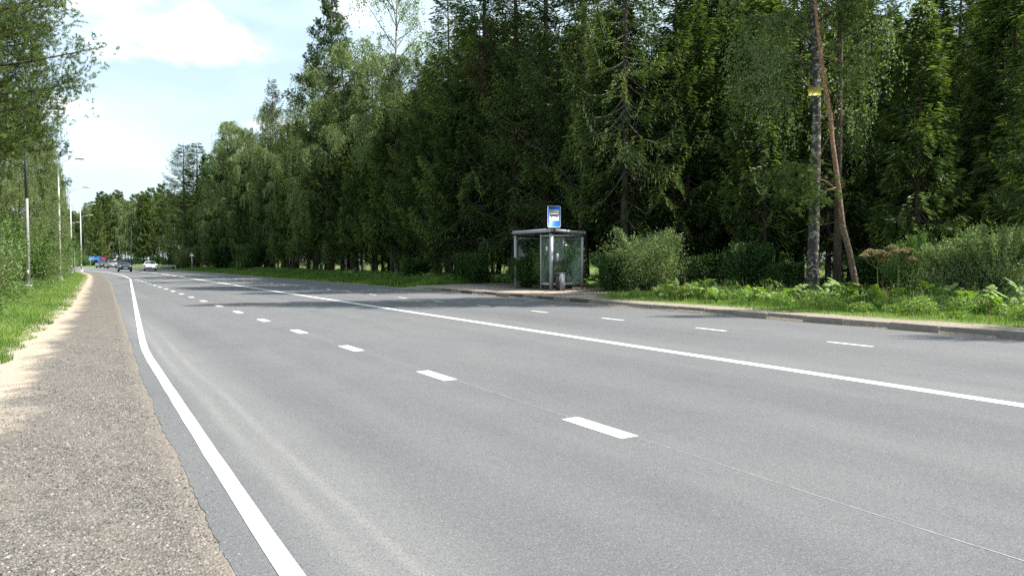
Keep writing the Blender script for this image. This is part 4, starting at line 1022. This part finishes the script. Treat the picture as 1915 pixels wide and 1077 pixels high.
def hogweeds():
    meshes = [leaf_blade(i).data('leaf', 'hogweed_leaf') for i in range(4)]
    sg = G(); sg.tube([(0, 0, 0), (.02, 0, .25), (.08, 0, .5)], [.012, .009, .006], 5); stalk = sg.data('stalk', 'hogweed_leaf')
    rnd = random.Random(17)
    spots = []
    def add(px, dep, sc, lab): spots.append((px, dep, sc, lab))
    seq = [(1108, 24.6, .75, 'beside the right post of the bus shelter'), (1128, 24.0, .7, 'at the foot of the shrub next to the bus shelter'), (1150, 23.4, .6, None), (1236, 22.2, .75, None), (1262, 22.0, .95, None), (1288, 21.6, 1.25, 'tallest of the clump right of the round willow shrub'), (1306, 22.2, 1.3, None),
           (1322, 21.6, 1.1, None), (1218, 21.8, .6, None), (1340, 21.0, .75, None), (1372, 20.6, .6, None), (1400, 20.4, .7, None), (1432, 20.2, 1.0, 'with raised leaves left of the large birch'), (1452, 19.8, .8, None), (1478, 19.6, .95, None), (1500, 19.4, .8, 'in front of the foot of the large birch'),
           (1525, 19.4, .75, None), (1552, 19.2, .85, None), (1578, 19.0, .95, None), (1604, 18.8, 1.05, 'in front of the foot of the leaning pine'), (1632, 18.2, .8, None), (1660, 18.0, .95, 'at the foot of the two dry umbels'), (1690, 17.8, .85, None), (1722, 18.0, 1.05, None),
           (1752, 17.8, 1.15, 'with dark wide leaves under the willow shrub'), (1780, 17.0, .8, None), (1812, 16.4, .75, None), (1842, 16.2, 1.0, 'with bright raised leaves under the willow shrub'), (1868, 16.0, .8, None), (1895, 15.8, .75, None), (1918, 15.6, .9, 'at the very right edge of the photo'),
           (1950, 15.5, .9, None), (1415, 21.2, .8, None), (1250, 23, 1.0, None), (1276, 23.2, 1.2, None), (1385, 22, .9, None)]
    shade = [(930, 35, 1.0, None), (905, 36.4, 1.1, None), (880, 38, .9, None), (860, 39.5, 1.0, None), (835, 40, .8, None), (800, 41, .9, None), (760, 43, .8, None), (985, 31.2, 1.2, None), (1000, 30.6, 1.0, None), (1045, 29.2, .9, None), (970, 32.5, 1.1, None), (1060, 30.5, 1.0, None), (700, 47, .9, None), (655, 51, 1.0, None)]
    seq = [q for i, q in enumerate(seq) if q[3] or i % 3 != 1]
    for grp, arr in (('hogweed plants along the sunny verge', seq), ('hogweed plants in the shade of the wood edge', shade)):
        for px, dep, sc, lab in arr:
            dep += rnd.uniform(-.3, .8); sc *= rnd.uniform(.55, .92); x, y = at(px, dep)
            if sd_of(x, y)[1] < 15.2: k = 15.2/max(1, x); x = 15.2 + rnd.random()*.5
            if 19.5 < y < 34.6 and x < 18.15: x = 18.2 + rnd.random()*.4
            label = ('hogweed ' + lab) if lab else ('one of the low broad leaved hogweed plants on the sunny verge' if grp.endswith('verge') else 'one of the hogweed plants standing in the shade of the wood edge')
            t = thing('hogweed_plant', label, 'plant', (x, y, zw(x, y)), rnd.random()*6, grp)
            n = 6 if sc < .9 else 8
            for j in range(n):
                a = j*2*pi/n + rnd.uniform(-.3, .3); o = linkmesh('leaf', meshes[rnd.randrange(4)], t); up = rnd.uniform(.25, .62)*sc; rad = rnd.uniform(.08, .22)*sc
                o.location = (cos(a)*rad, sin(a)*rad, up); o.rotation_euler = (rnd.uniform(-.6, .6), rnd.uniform(-.9, .4), a+rnd.uniform(-.3, .3)); q = sc*rnd.uniform(.8, 1.2); o.scale = (q, q, q)
                st = linkmesh('stalk', stalk, t); st.rotation_euler = (0, 0, a); st.scale = (rad/.08, 1, up/.5)
hogweeds()
def umbels():
    rng = random.Random(5)
    for px, dep, hgt, lab, layout in (
        (1641, 18.6, 1.22, 'dry brown hogweed umbel nearest the leaning pine', [(-.30, .02, 0, .15), (-.17, .12, .05, .15), (.0, .10, -.05, .22), (.17, -.07, .08, .13), (.1, .03, .2, .14)]),
        (1680, 18.4, 1.32, 'taller dry brown hogweed umbel nearer the willow shrub', [(-.26, -.02, 0, .22), (.0, .06, -.05, .24), (-.08, .17, .15, .15), (.24, .10, .05, .18), (.24, -.12, -.08, .16)])):
        x, y = at(px, dep); t = thing('dry_hogweed', lab, 'plant', (x, y, zw(x, y)), -YAW)
        g = G(); g.tube([(0, 0, 0), (.01, 0, hgt*.45), (-.005, 0, hgt*.8)], [.018, .015, .011], 8); g.obj('stem', 'hogweed_leaf', t, True)
        for dx, dz, dy, r in layout:
            c = np.array([dx, dy, hgt-.02+dz]); b = np.array([0, 0, hgt*.8 - .12*rng.random()])
            u = G(); u.tube([b, (b+c)/2+np.array([dx*.12, 0, -.03]), c-np.array([0, 0, .09])], [.006, .005, .004], 5, a=.95)
            hub = c - np.array([0, 0, .09])
            for k in range(46):
                a = k*2.4; q = sqrt((k+.5)/46)*r; e = c + np.array([cos(a)*q, sin(a)*q, .09*(1-(q/r)**2)]); u.tube([hub, e], [.0025, .0015], 3, cap=False, a=.7)
                s_ = r*.17; V = [e+np.array([cos(h)*s_, sin(h)*s_, -.008+rng.uniform(-.01, .01)]) for h in (0, 1.05, 2.1, 3.14, 4.19, 5.24)] + [e+np.array([0, 0, .012])]
                u.add(V, T=[(j, (j+1) % 6, 6) for j in range(6)], a=rng.random())
            u.obj('umbel', 'dry_umbel', t)
        if px > 1660:
            for dx, z, w in ((-.16, .5, .2), (-.03, .3, .22)):
                y_ = leaf_blade(9+int(dx*10)); o = y_.obj('withered_leaf', 'yellow_leaf', t); o.location = (dx, -.03, z); o.rotation_euler = (.4, 1.15, .2)
        for dx, z in ((.1, .6), (.08, .95)):
            y_ = leaf_blade(22); o = y_.obj('withered_leaf', 'dead_needles', t); o.location = (dx*.3, -.02, z); o.rotation_euler = (.6, 1.1, .1); o.scale = (.5, .35, .5)
umbels()

# ---------------------------------------------------------------- bus shelter
SX, SY0, SY1, SD = 15.97, 24.62, 27.5, 1.58
def shelter():
    zf = zw(SX, SY0+.5) + .015
    t = thing('bus_shelter', 'grey steel bus shelter with glass walls at the edge of the wood', 'bus shelter', (SX, SY0, zf))
    H = 2.40; Ly = SY1-SY0; m = 'grey_steel'
    def post(x, y, w=.11, top=H-.2, d=.11): w *= .85; d *= .85; g = G(); g.box((x, y, top/2-.02), (w, d, top+.04)); g.obj('post', m, t)
    post(.055, .055, .13, d=.13); post(.055, Ly-.055, .12, d=.12); post(.05, .80, .07, d=.07)
    post(SD-.055, .055, .10, H-.3, .10); post(SD-.055, Ly-.055, .10, H-.3, .10); post(SD-.05, Ly*.5, .06, H-.3, .06)
    # roof: four fascia beams and a panel, falling slightly to the back
    g = G(); zt = H
    def slab(x0, x1, y0, y1, zb0, zt0, zb1, zt1): g_ = G(); g_.add([(x0, y0, zb0), (x1, y0, zb1), (x1, y1, zb1), (x0, y1, zb0), (x0, y0, zt0), (x1, y0, zt1), (x1, y1, zt1), (x0, y1, zt0)], Q=[(0, 3, 2, 1), (4, 5, 6, 7), (0, 1, 5, 4), (1, 2, 6, 5), (2, 3, 7, 6), (3, 0, 4, 7)]); return g_
    f = .105; xb = SD+.04; za = lambda x: zt - .09*(x+.05)/(xb+.05)
    slab(-.05, .0, -.05, Ly+.05, za(-.05)-f-.03, za(-.05), za(0)-f-.03, za(0)).obj('fascia', m, t)
    slab(xb-.05, xb, -.05, Ly+.05, za(xb-.05)-f, za(xb-.05), za(xb)-f, za(xb)).obj('fascia', m, t)
    slab(.003, xb-.053, -.05, -.0, za(0)-f, za(0), za(xb)-f, za(xb-.05)).obj('fascia', m, t)
    slab(.003, xb-.053, Ly+.0, Ly+.05, za(0)-f, za(0), za(xb)-f, za(xb-.05)).obj('fascia', m, t)
    rf = slab(.003, xb-.053, .003, Ly-.003, za(0)-.05, za(0)-.02, za(xb)-.05, za(xb)-.02).obj('roof', 'dark_steel', t)
    def rail(a, b, w=.05, h=.09, name='rail', mat=m):
        g = G(); a, b = np.array(a, float), np.array(b, float); c = (a+b)/2; L = np.linalg.norm((b-a)[:2]); g.box(c, (L, w, h), atan2(b[1]-a[1], b[0]-a[0])); return g.obj(name, mat, t)
    # end wall (faces the camera), back wall, front wing
    rail((.125, .055, .22), (SD-.11, .055, .22)); rail((.125, .055, 2.13), (SD-.11, .055, 2.13), h=.06)
    rail((.125, Ly-.055, .22), (SD-.11, Ly-.055, .22)); rail((.12, Ly-.055, 2.10), (SD-.11, Ly-.055, 2.10), h=.06)
    rail((.055, .13, .22), (.055, .76, .22)); rail((.055, .13, 2.13), (.055, .76, 2.13), h=.06)
    rail((SD-.055, .11, .22), (SD-.055, Ly*.5-.035, .22)); rail((SD-.055, Ly*.5+.035, .22), (SD-.055, Ly-.11, .22))
    rail((SD-.055, .11, 2.03), (SD-.055, Ly*.5-.035, 2.03), h=.06); rail((SD-.055, Ly*.5+.035, 2.03), (SD-.055, Ly-.11, 2.03), h=.06)
    def pane(x0, y0, x1, y1, z0, z1):
        g = G(); L = math.hypot(x1-x0, y1-y0); g.box(((x0+x1)/2, (y0+y1)/2, (z0+z1)/2), (L, .008, z1-z0), atan2(y1-y0, x1-x0)); return g.obj('glass_pane', 'shelter_glass', t)
    pane(.13, .055, SD-.12, .055, .27, 2.09); pane(.055, .135, .055, .755, .27, 2.09)
    pane(SD-.055, .115, SD-.055, Ly*.5-.04, .27, 1.99); pane(SD-.055, Ly*.5+.04, SD-.055, Ly-.12, .27, 1.99)
    pane(.13, Ly-.055, SD-.12, Ly-.055, .27, 2.06)
    # bench: seat planks and a green back board on legs
    for k in range(3): rail((SD-.52+k*.13, .35, .46), (SD-.52+k*.13, Ly-.35, .46), .10, .035, 'seat_plank', 'bench_wood')
    rail((SD-.13, .35, .72), (SD-.13, Ly-.5, .72), .02, .34, 'bench_back', 'bench_green')
    for yy in (.5, Ly/2, Ly-.5):
        g = G(); g.box((SD-.39, yy, .22), (.30, .05, .44)); g.obj('leg', 'dark_steel', t)
    for (x, y, z, w, h) in ((.047, .38, 1.62, .13, .17),):
        g = G(); g.box((x, y, z), (.004, w, h)); g.obj('notice', 'sticker_white', t)
    g = G(); g.box((.35, .047, 1.28), (.10, .004, .30)); g.obj('notice', 'sticker_white', t)
shelter()
def litter_bin():
    x, y = at(1048, 28.6); t = thing('litter_bin', 'grey square litter bin with a black side in front of the bus shelter', 'bin', (x, y, zw(x, y)+.014), -.05)
    g = G(); g.box((.02, 0, .33), (.22, .25, .66)); g.obj('bin_body', 'bin_grey', t)
    g = G(); g.box((-.113, 0, .29), (.04, .235, .52)); g.obj('door', 'black_plastic', t)
    g = G(); g.box((-.111, 0, .61), (.036, .235, .07)); g.obj('hood', 'black_plastic', t)
    g = G(); g.box((.02, 0, .672), (.24, .27, .02)); g.obj('lid', 'bin_grey', t)
litter_bin()
def rounded(w, h, r, n=5):
    P = []
    for cx, cz, a0 in ((w/2-r, h/2-r, 0), (-w/2+r, h/2-r, 90), (-w/2+r, -h/2+r, 180), (w/2-r, -h/2+r, 270)):
        for i in range(n+1): a = RAD(a0 + 90*i/n); P.append((cx+r*cos(a), cz+r*sin(a)))
    return P
def plate(P, y, th, name, mat, parent):
    n = len(P); g = G(); V = [(x, y, z) for x, z in P] + [(x, y+th, z) for x, z in P]
    g.add(V, Q=[(i, i+n, (i+1) % n+n, (i+1) % n) for i in range(n)], ngon=[list(range(n))[::-1], list(range(n, 2*n))]); return g.obj(name, mat, parent)
def bus_sign():
    zf = zw(SX, SY0)+.015; sgx, sgy = SX+.06, SY0-.14
    t = thing('bus_stop_sign', 'blue bus stop sign with a black bus pictogram above the shelter corner', 'sign', (sgx, sgy, zf), RAD(-8))
    w, h, zc = .56, .84, 2.86
    o = plate(rounded(w, h, .06), 0, .018, 'sign_plate', 'sign_white', t); o.location = (0, 0, zc)
    o = plate(rounded(w-.05, h-.05, .045), -.004, .003, 'blue_field', 'sign_blue', t); o.location = (0, 0, zc)
    o = plate(rounded(w-.15, .42, .012, 1), -.008, .003, 'white_field', 'sign_white', t); o.location = (0, 0, zc+.055)
    # bus pictogram: body, cut windows, wheels
    g = G(); y = -.0125
    def poly(P, yy=y): g.add([(a, yy, b) for a, b in P], ngon=[list(range(len(P)))])
    poly([(-.175, -.035), (.17, -.035), (.178, .02), (.17, .085), (.155, .10), (-.15, .10), (-.168, .085), (-.178, .03)])
    for cx in (-.105, .11): poly([(cx+.036*cos(a), -.035+.036*sin(a)) for a in [i*pi/8 for i in range(16)]], y-.002)
    o = g.obj('bus_pictogram', 'sign_black', t); o.location = (0, 0, zc+.045)
    g = G()
    for i in range(5):
        x0 = -.15 + i*.062; poly([(x0, .035), (x0+.05, .035), (x0+.05, .085), (x0, .085)], y-.003)
    for cx in (-.105, .11): poly([(cx+.017*cos(a), -.035+.017*sin(a)) for a in [i*pi/6 for i in range(12)]], y-.004)
    o = g.obj('pictogram_windows', 'sign_white', t); o.location = (0, 0, zc+.045)
    g = G(); g.tube([(.03, .06, 2.2), (.03, .06, 3.1)], .024, 10); g.box((.03, .035, 2.66), (.12, .03, .05)); g.box((.03, .035, 3.03), (.12, .03, .05)); g.box((.03, .10, 2.3), (.07, .1, .08)); g.obj('pole', 'dark_steel', t)
bus_sign()
def notice():
    x, y, rz_ = NB; fx, fy = -sin(YAW), -cos(YAW); z = CAMH + (489-174)/FPX*23.4
    tx, ty, _ = on_trunk(BIG.T, z-.5); x += tx*cos(rz_)-ty*sin(rz_); y += tx*sin(rz_)+ty*cos(rz_)
    t = thing('yellow_notice', 'small yellow notice with faint red lines nailed to the birch trunk', 'sign', (x+fx*.225 - .14*cos(YAW), y+fy*.225+.14*sin(YAW), z), -YAW)
    o = plate(rounded(.40, .26, .008, 1), 0, .008, 'board', 'sign_yellow', t); o.rotation_euler = (0, RAD(-3), 0)
    rng = random.Random(2); g = G()
    for row, zz in enumerate((.045, -.005, -.05)):
        xx = -.145 + .03*row
        while xx < .12:
            w = rng.uniform(.014, .03); g.add([(xx, -.004, zz-.011), (xx+w, -.004, zz-.011), (xx+w, -.004, zz+.011), (xx, -.004, zz+.011)], Q=[(0, 1, 2, 3)]); xx += w+.008
    o = g.obj('lettering', 'faded_red', t); o.rotation_euler = (0, RAD(-3), 0)
notice()

# ---------------------------------------------------------------- lamp posts
def lamp_meshes(dark_top):
    m = {}
    g = G(); g.tube([(0, 0, -.1), (0, 0, 4), (0, 0, 9.3)], [.10, .085, .06], 12); g.box((0, -.10, .9), (.09, .03, .28)); m['pole'] = g.data('pole', 'galvanised', True)
    g = G(); g.tube([(0, 0, 9.25), (.12, 0, 9.62), (.5, 0, 9.85), (1.35, 0, 10.0)], [.04, .035, .03, .028], 8); m['arm'] = g.data('arm', 'galvanised', True)
    g = G(); g.box((0, 0, -.08), (.62, .62, .3), taper=.8); g.tube([(0, 0, .06), (0, 0, .24)], [.21, .15], 14); m['base'] = g.data('base', 'white_base')
    g = G()
    P = [(1.25, .05, 10.0), (1.45, .13, 10.05), (1.85, .13, 10.07), (2.0, .07, 10.03)]
    prof = [(x, w, z) for x, w, z in P]; V = []
    for x, w, z in prof: V += [(x, -w, z-.05), (x, w, z-.05), (x, w*.7, z+.06), (x, -w*.7, z+.06)]
    Q = [(i*4+j, i*4+(j+1) % 4, i*4+4+(j+1) % 4, i*4+4+j) for i in range(3) for j in range(4)] + [(3, 2, 1, 0), (12, 13, 14, 15)]
    g.add(V, Q=Q); m['head'] = g.data('lamp_head', 'galvanised', True)
    g = G(); g.box((1.65, 0, 9.99), (.38, .2, .05), taper=1.1); m['lens'] = g.data('lens', 'lamp_glass')
    return m
LM = lamp_meshes(False)
darkp = G(); darkp.tube([(0, 0, 5.0), (0, 0, 9.32)], [.086, .064], 12); WP = darkp.data('dark_sleeve', 'galvanised_dark', True)  # darker metal over the upper part of the pole
for i, (px, dep, lab, rz, sc) in enumerate([(53, 41.5, 'nearest street lamp, its dark upper pole lost in pine branches', 0, 1), (113, 62, 'second street lamp from the left with its head over the verge', 0, 1.0), (134.5, 88, 'third street lamp, seen close beside the small road sign', 0, 1.02),
                                 (152.5, 115, 'fourth street lamp at the end of the grass verge', 0, 1.03), (153, 138, 'street lamp just behind the fourth one', 0, 1.0), (131, 160, 'farthest street lamp with its head left of the others', 0, .98)]):
    x, y = at(px, dep); s, d = sd_of(x, y); a = -.12 - max(0, (s-S0)/RC)*0
    t = thing('street_lamp', lab, 'street lamp', (x, y, zw(x, y)), a, 'street lamps along the left verge', (sc, sc, sc))
    for k, nm in (('pole', 'pole'), ('arm', 'arm'), ('base', 'base'), ('head', 'lamp_head')): h = linkmesh(nm, LM[k], t)
    linkmesh('lens', LM['lens'], h)
    if i == 0: linkmesh('dark_sleeve', WP, t)

# ---------------------------------------------------------------- far signs
def far_sign(name, label, px, dep, poles, P, zc, mat, extra=None, rz=None, back=False, border=None):
    x, y = at(px, dep); t = thing(name, label, 'sign', (x, y, zw(x, y)), -YAW if rz is None else rz)
    for dx in poles: g = G(); g.tube([(dx, .05, -.1), (dx, .05, zc)], .045, 8); g.obj('pole', 'galvanised', t)
    o = plate(P, 0, .03, 'sign_board', mat, t); o.location = (0, 0, zc)
    if border: Q, m2 = border; o2 = plate(Q, -.006, .004, 'sign_face', m2, t); o2.location = (0, 0, zc)
    return t
def rect(w, h, dx=0, dz=0): return [(dx-w/2, dz-h/2), (dx+w/2, dz-h/2), (dx+w/2, dz+h/2), (dx-w/2, dz+h/2)][::-1]
tri = [(-.5, -.4), (0, .47), (.5, -.4)]; tri2 = [(-.33, -.30), (0, .28), (.33, -.30)]
t = far_sign('direction_sign', 'wide blue direction board on posts left of the distant cars', 179, 178, (-1.2, 1.2), rect(3.1, 1.0), 2.15, 'sign_blue')
g = G()
for k, (a, b, z) in enumerate([(-1.35, -.2, .22), (-1.35, .1, -.05), (-1.35, -.4, -.3), (.3, 1.2, .15), (.3, .9, -.2)]): g.add([(a, -.008, z-.05), (b, -.008, z-.05), (b, -.008, z+.05), (a, -.008, z+.05)], Q=[(0, 1, 2, 3)])
o = g.obj('lettering', 'sign_white', t); o.location = (0, 0, 2.15)
far_sign('advertising_board', 'dark red rounded board right beside the blue direction board', 196, 176, (0,), rounded(1.15, .75, .2), 2.0, 'sign_red')
far_sign('warning_sign', 'pale triangular road sign above the distant silver car', 217, 165, (0,), tri, 1.75, 'sign_red', border=(tri2, 'sign_white'))
far_sign('warning_sign', 'white triangular warning sign among the bushes of the far right verge', 359, 100, (0,), [(x*.75, z*.75) for x, z in tri], 2.3, 'sign_red', border=([(-.30, -.25), (0, .27), (.30, -.25)], 'sign_white'))
far_sign('road_sign', 'small dark backed road sign on a thin post beside the third street lamp', 139.5, 84, (0,), rect(.62, .55), 3.0, 'sign_back')
# guard rail and pale posts across the bend
def rail_():
    t = thing('guard_rail', 'low grey crash barrier across the outside of the far bend', 'barrier', (0, 0, 0)); V = []
    pts = [w_of(s, 14.6) for s in range(128, 205, 4)]
    g = G(); g.tube([(x, y, .5+zw(x, y)) for x, y in pts], .11, 4); g.obj('beam', 'galvanised', t)
    for x, y in pts: g = G(); g.box((x, y, zw(x, y)+.25), (.10, .10, .5)); g.obj('post', 'galvanised', t)
rail_()

# ---------------------------------------------------------------- cars
def car(name, label, x, y, rz, paint_, kind, front=True):
    """length along -y (front at -y)"""
    t = thing(name, label, 'car', (x, y, zw(x, y)), rz, 'cars on the road')
    suv = kind == 'suv'; L, Wd, H = (4.5, 1.85, 1.68) if suv else (4.4, 1.78, 1.43)
    zs = .98 if suv else .88
    # body sections: (y, half width, z low, z high)
    if suv: sec = [(-2.25, .62, .35, .72), (-2.18, .82, .28, .86), (-1.9, .90, .25, .98), (-1.0, .925, .25, 1.06), (0, .925, .25, 1.04), (1.4, .925, .25, 1.08), (2.0, .90, .30, 1.08), (2.2, .84, .34, 1.02), (2.25, .70, .38, .9)]
    else: sec = [(-2.2, .60, .32, .62), (-2.12, .78, .25, .74), (-1.8, .86, .22, .84), (-.9, .89, .22, .93), (0, .89, .22, .92), (1.2, .89, .22, .96), (1.9, .87, .26, .98), (2.12, .80, .3, .96), (2.2, .66, .36, .88)]
    g = G(); V = []
    for yy, hw, zl, zh in sec:
        zm = zl + (zh-zl)*.55
        V += [(-hw*.9, yy, zl), (-hw, yy, zl+.1), (-hw, yy, zm), (-hw*.97, yy, zh-.06), (-hw*.88, yy, zh), (0, yy, zh+.025), (hw*.88, yy, zh), (hw*.97, yy, zh-.06), (hw, yy, zm), (hw, yy, zl+.1), (hw*.9, yy, zl)]
    n = 11; g.add(V, Q=[(i*n+j, i*n+(j+1) % n, (i+1)*n+(j+1) % n, (i+1)*n+j) for i in range(len(sec)-1) for j in range(n)], ngon=[list(range(n))[::-1], list(range((len(sec)-1)*n, len(sec)*n))])
    g.obj('body', paint_, t, True)
    # cabin frustum: glass with roof on top
    if suv: c0, c1, r0_, r1 = -1.05, 2.05, -.25, 1.65
    else: c0, c1, r0_, r1 = -.95, 1.75, -.15, .95
    zt = H-.05; wb, wt = Wd/2*.93, Wd/2*.70
    g = G(); g.add([(-wb, c0, zs), (wb, c0, zs), (wb, c1, zs), (-wb, c1, zs), (-wt, r0_, zt), (wt, r0_, zt), (wt, r1, zt), (-wt, r1, zt)], Q=[(0, 1, 5, 4), (1, 2, 6, 5), (2, 3, 7, 6), (3, 0, 4, 7), (4, 5, 6, 7)]); g.obj('windows', 'car_glass', t)
    g = G(); e = .02
    g.add([(-wt-e, r0_-.06, zt-.03), (wt+e, r0_-.06, zt-.03), (wt+e, r1+.06, zt-.03), (-wt-e, r1+.06, zt-.03), (-wt*.85, r0_+.12, H), (wt*.85, r0_+.12, H), (wt*.85, r1-.1, H), (-wt*.85, r1-.1, H)], Q=[(3, 2, 1, 0), (0, 1, 5, 4), (1, 2, 6, 5), (2, 3, 7, 6), (3, 0, 4, 7), (4, 5, 6, 7)])
    for sx in (-1, 1):
        for (a, b) in (((wb, c0, zs), (wt, r0_, zt)), ((wb, c1, zs), (wt, r1, zt)), ((wb, (c0+c1)/2, zs), (wt, (r0_+r1)/2, zt))):
            g.tube([(sx*(a[0]+.012), a[1], a[2]), (sx*(b[0]+.012), b[1], b[2])], .035, 4)
    g.obj('roof', paint_, t)
    tg = G(); tg.tube([(-.11, 0, 0), (.11, 0, 0)], .335 if suv else .31, 20); wm = tg.data('tyre', 'tyre_rubber', False)
    rg = G(); rg.tube([(-.118, 0, 0), (.118, 0, 0)], .2, 12); rm = rg.data('rim', 'rim_alloy')
    for sx in (-1, 1):
        for yy in (-1.38, 1.38):
            w = linkmesh('wheel', wm, t, (sx*(Wd/2-.13), yy, .335 if suv else .31)); linkmesh('rim', rm, w)
    for sx in (-1, 1):
        g = G(); g.box((sx*.68, -2.17, .74 if suv else .64), (.36, .14, .13)); g.obj('headlight', 'lamp_clear', t)
        g = G(); g.box((sx*.74, 2.16, .88 if suv else .82), (.22, .12, .22 if suv else .13)); g.obj('tail_light', 'tail_red', t)
        g = G(); g.box((sx*(Wd/2+.07), -.72, zs+.05), (.17, .12, .13)); g.obj('mirror', paint_, t)
    g = G(); g.box((0, -2.235, .62 if suv else .5), (.95, .06, .17)); g.box((0, -2.22, .40), (1.35, .08, .12)); g.obj('grille', 'black_plastic', t)
    g = G(); g.box((0, 2.235, .42), (1.4, .06, .16)); g.obj('bumper', 'black_plastic', t)
    for yy in (-2.275, 2.27): g = G(); g.box((0, yy, .5 if yy < 0 else .62), (.50, .012, .11)); g.obj('number_plate', 'sign_white', t)
def head(s): return max(0, (s-S0)/RC)
x, y = at(233.5, 108); car('suv_car', 'dark blue SUV driving towards the camera with pale headlights', x, y, -.02, 'car_blue', 'suv')
x, y = at(281, 113); car('sedan_car', 'white sedan seen from behind driving away on the right lane', x, y, pi-.065, 'car_white', 'sedan')
x, y = at(209.5, 150); car('hatchback_car', 'silver hatchback behind the dark blue SUV at the bend', x, y, pi-.02+.05, 'car_silver', 'suv')
x, y = at(192, 158); car('pickup_car', 'black off-road car farthest away at the bend', x, y, .22, 'car_black', 'suv')
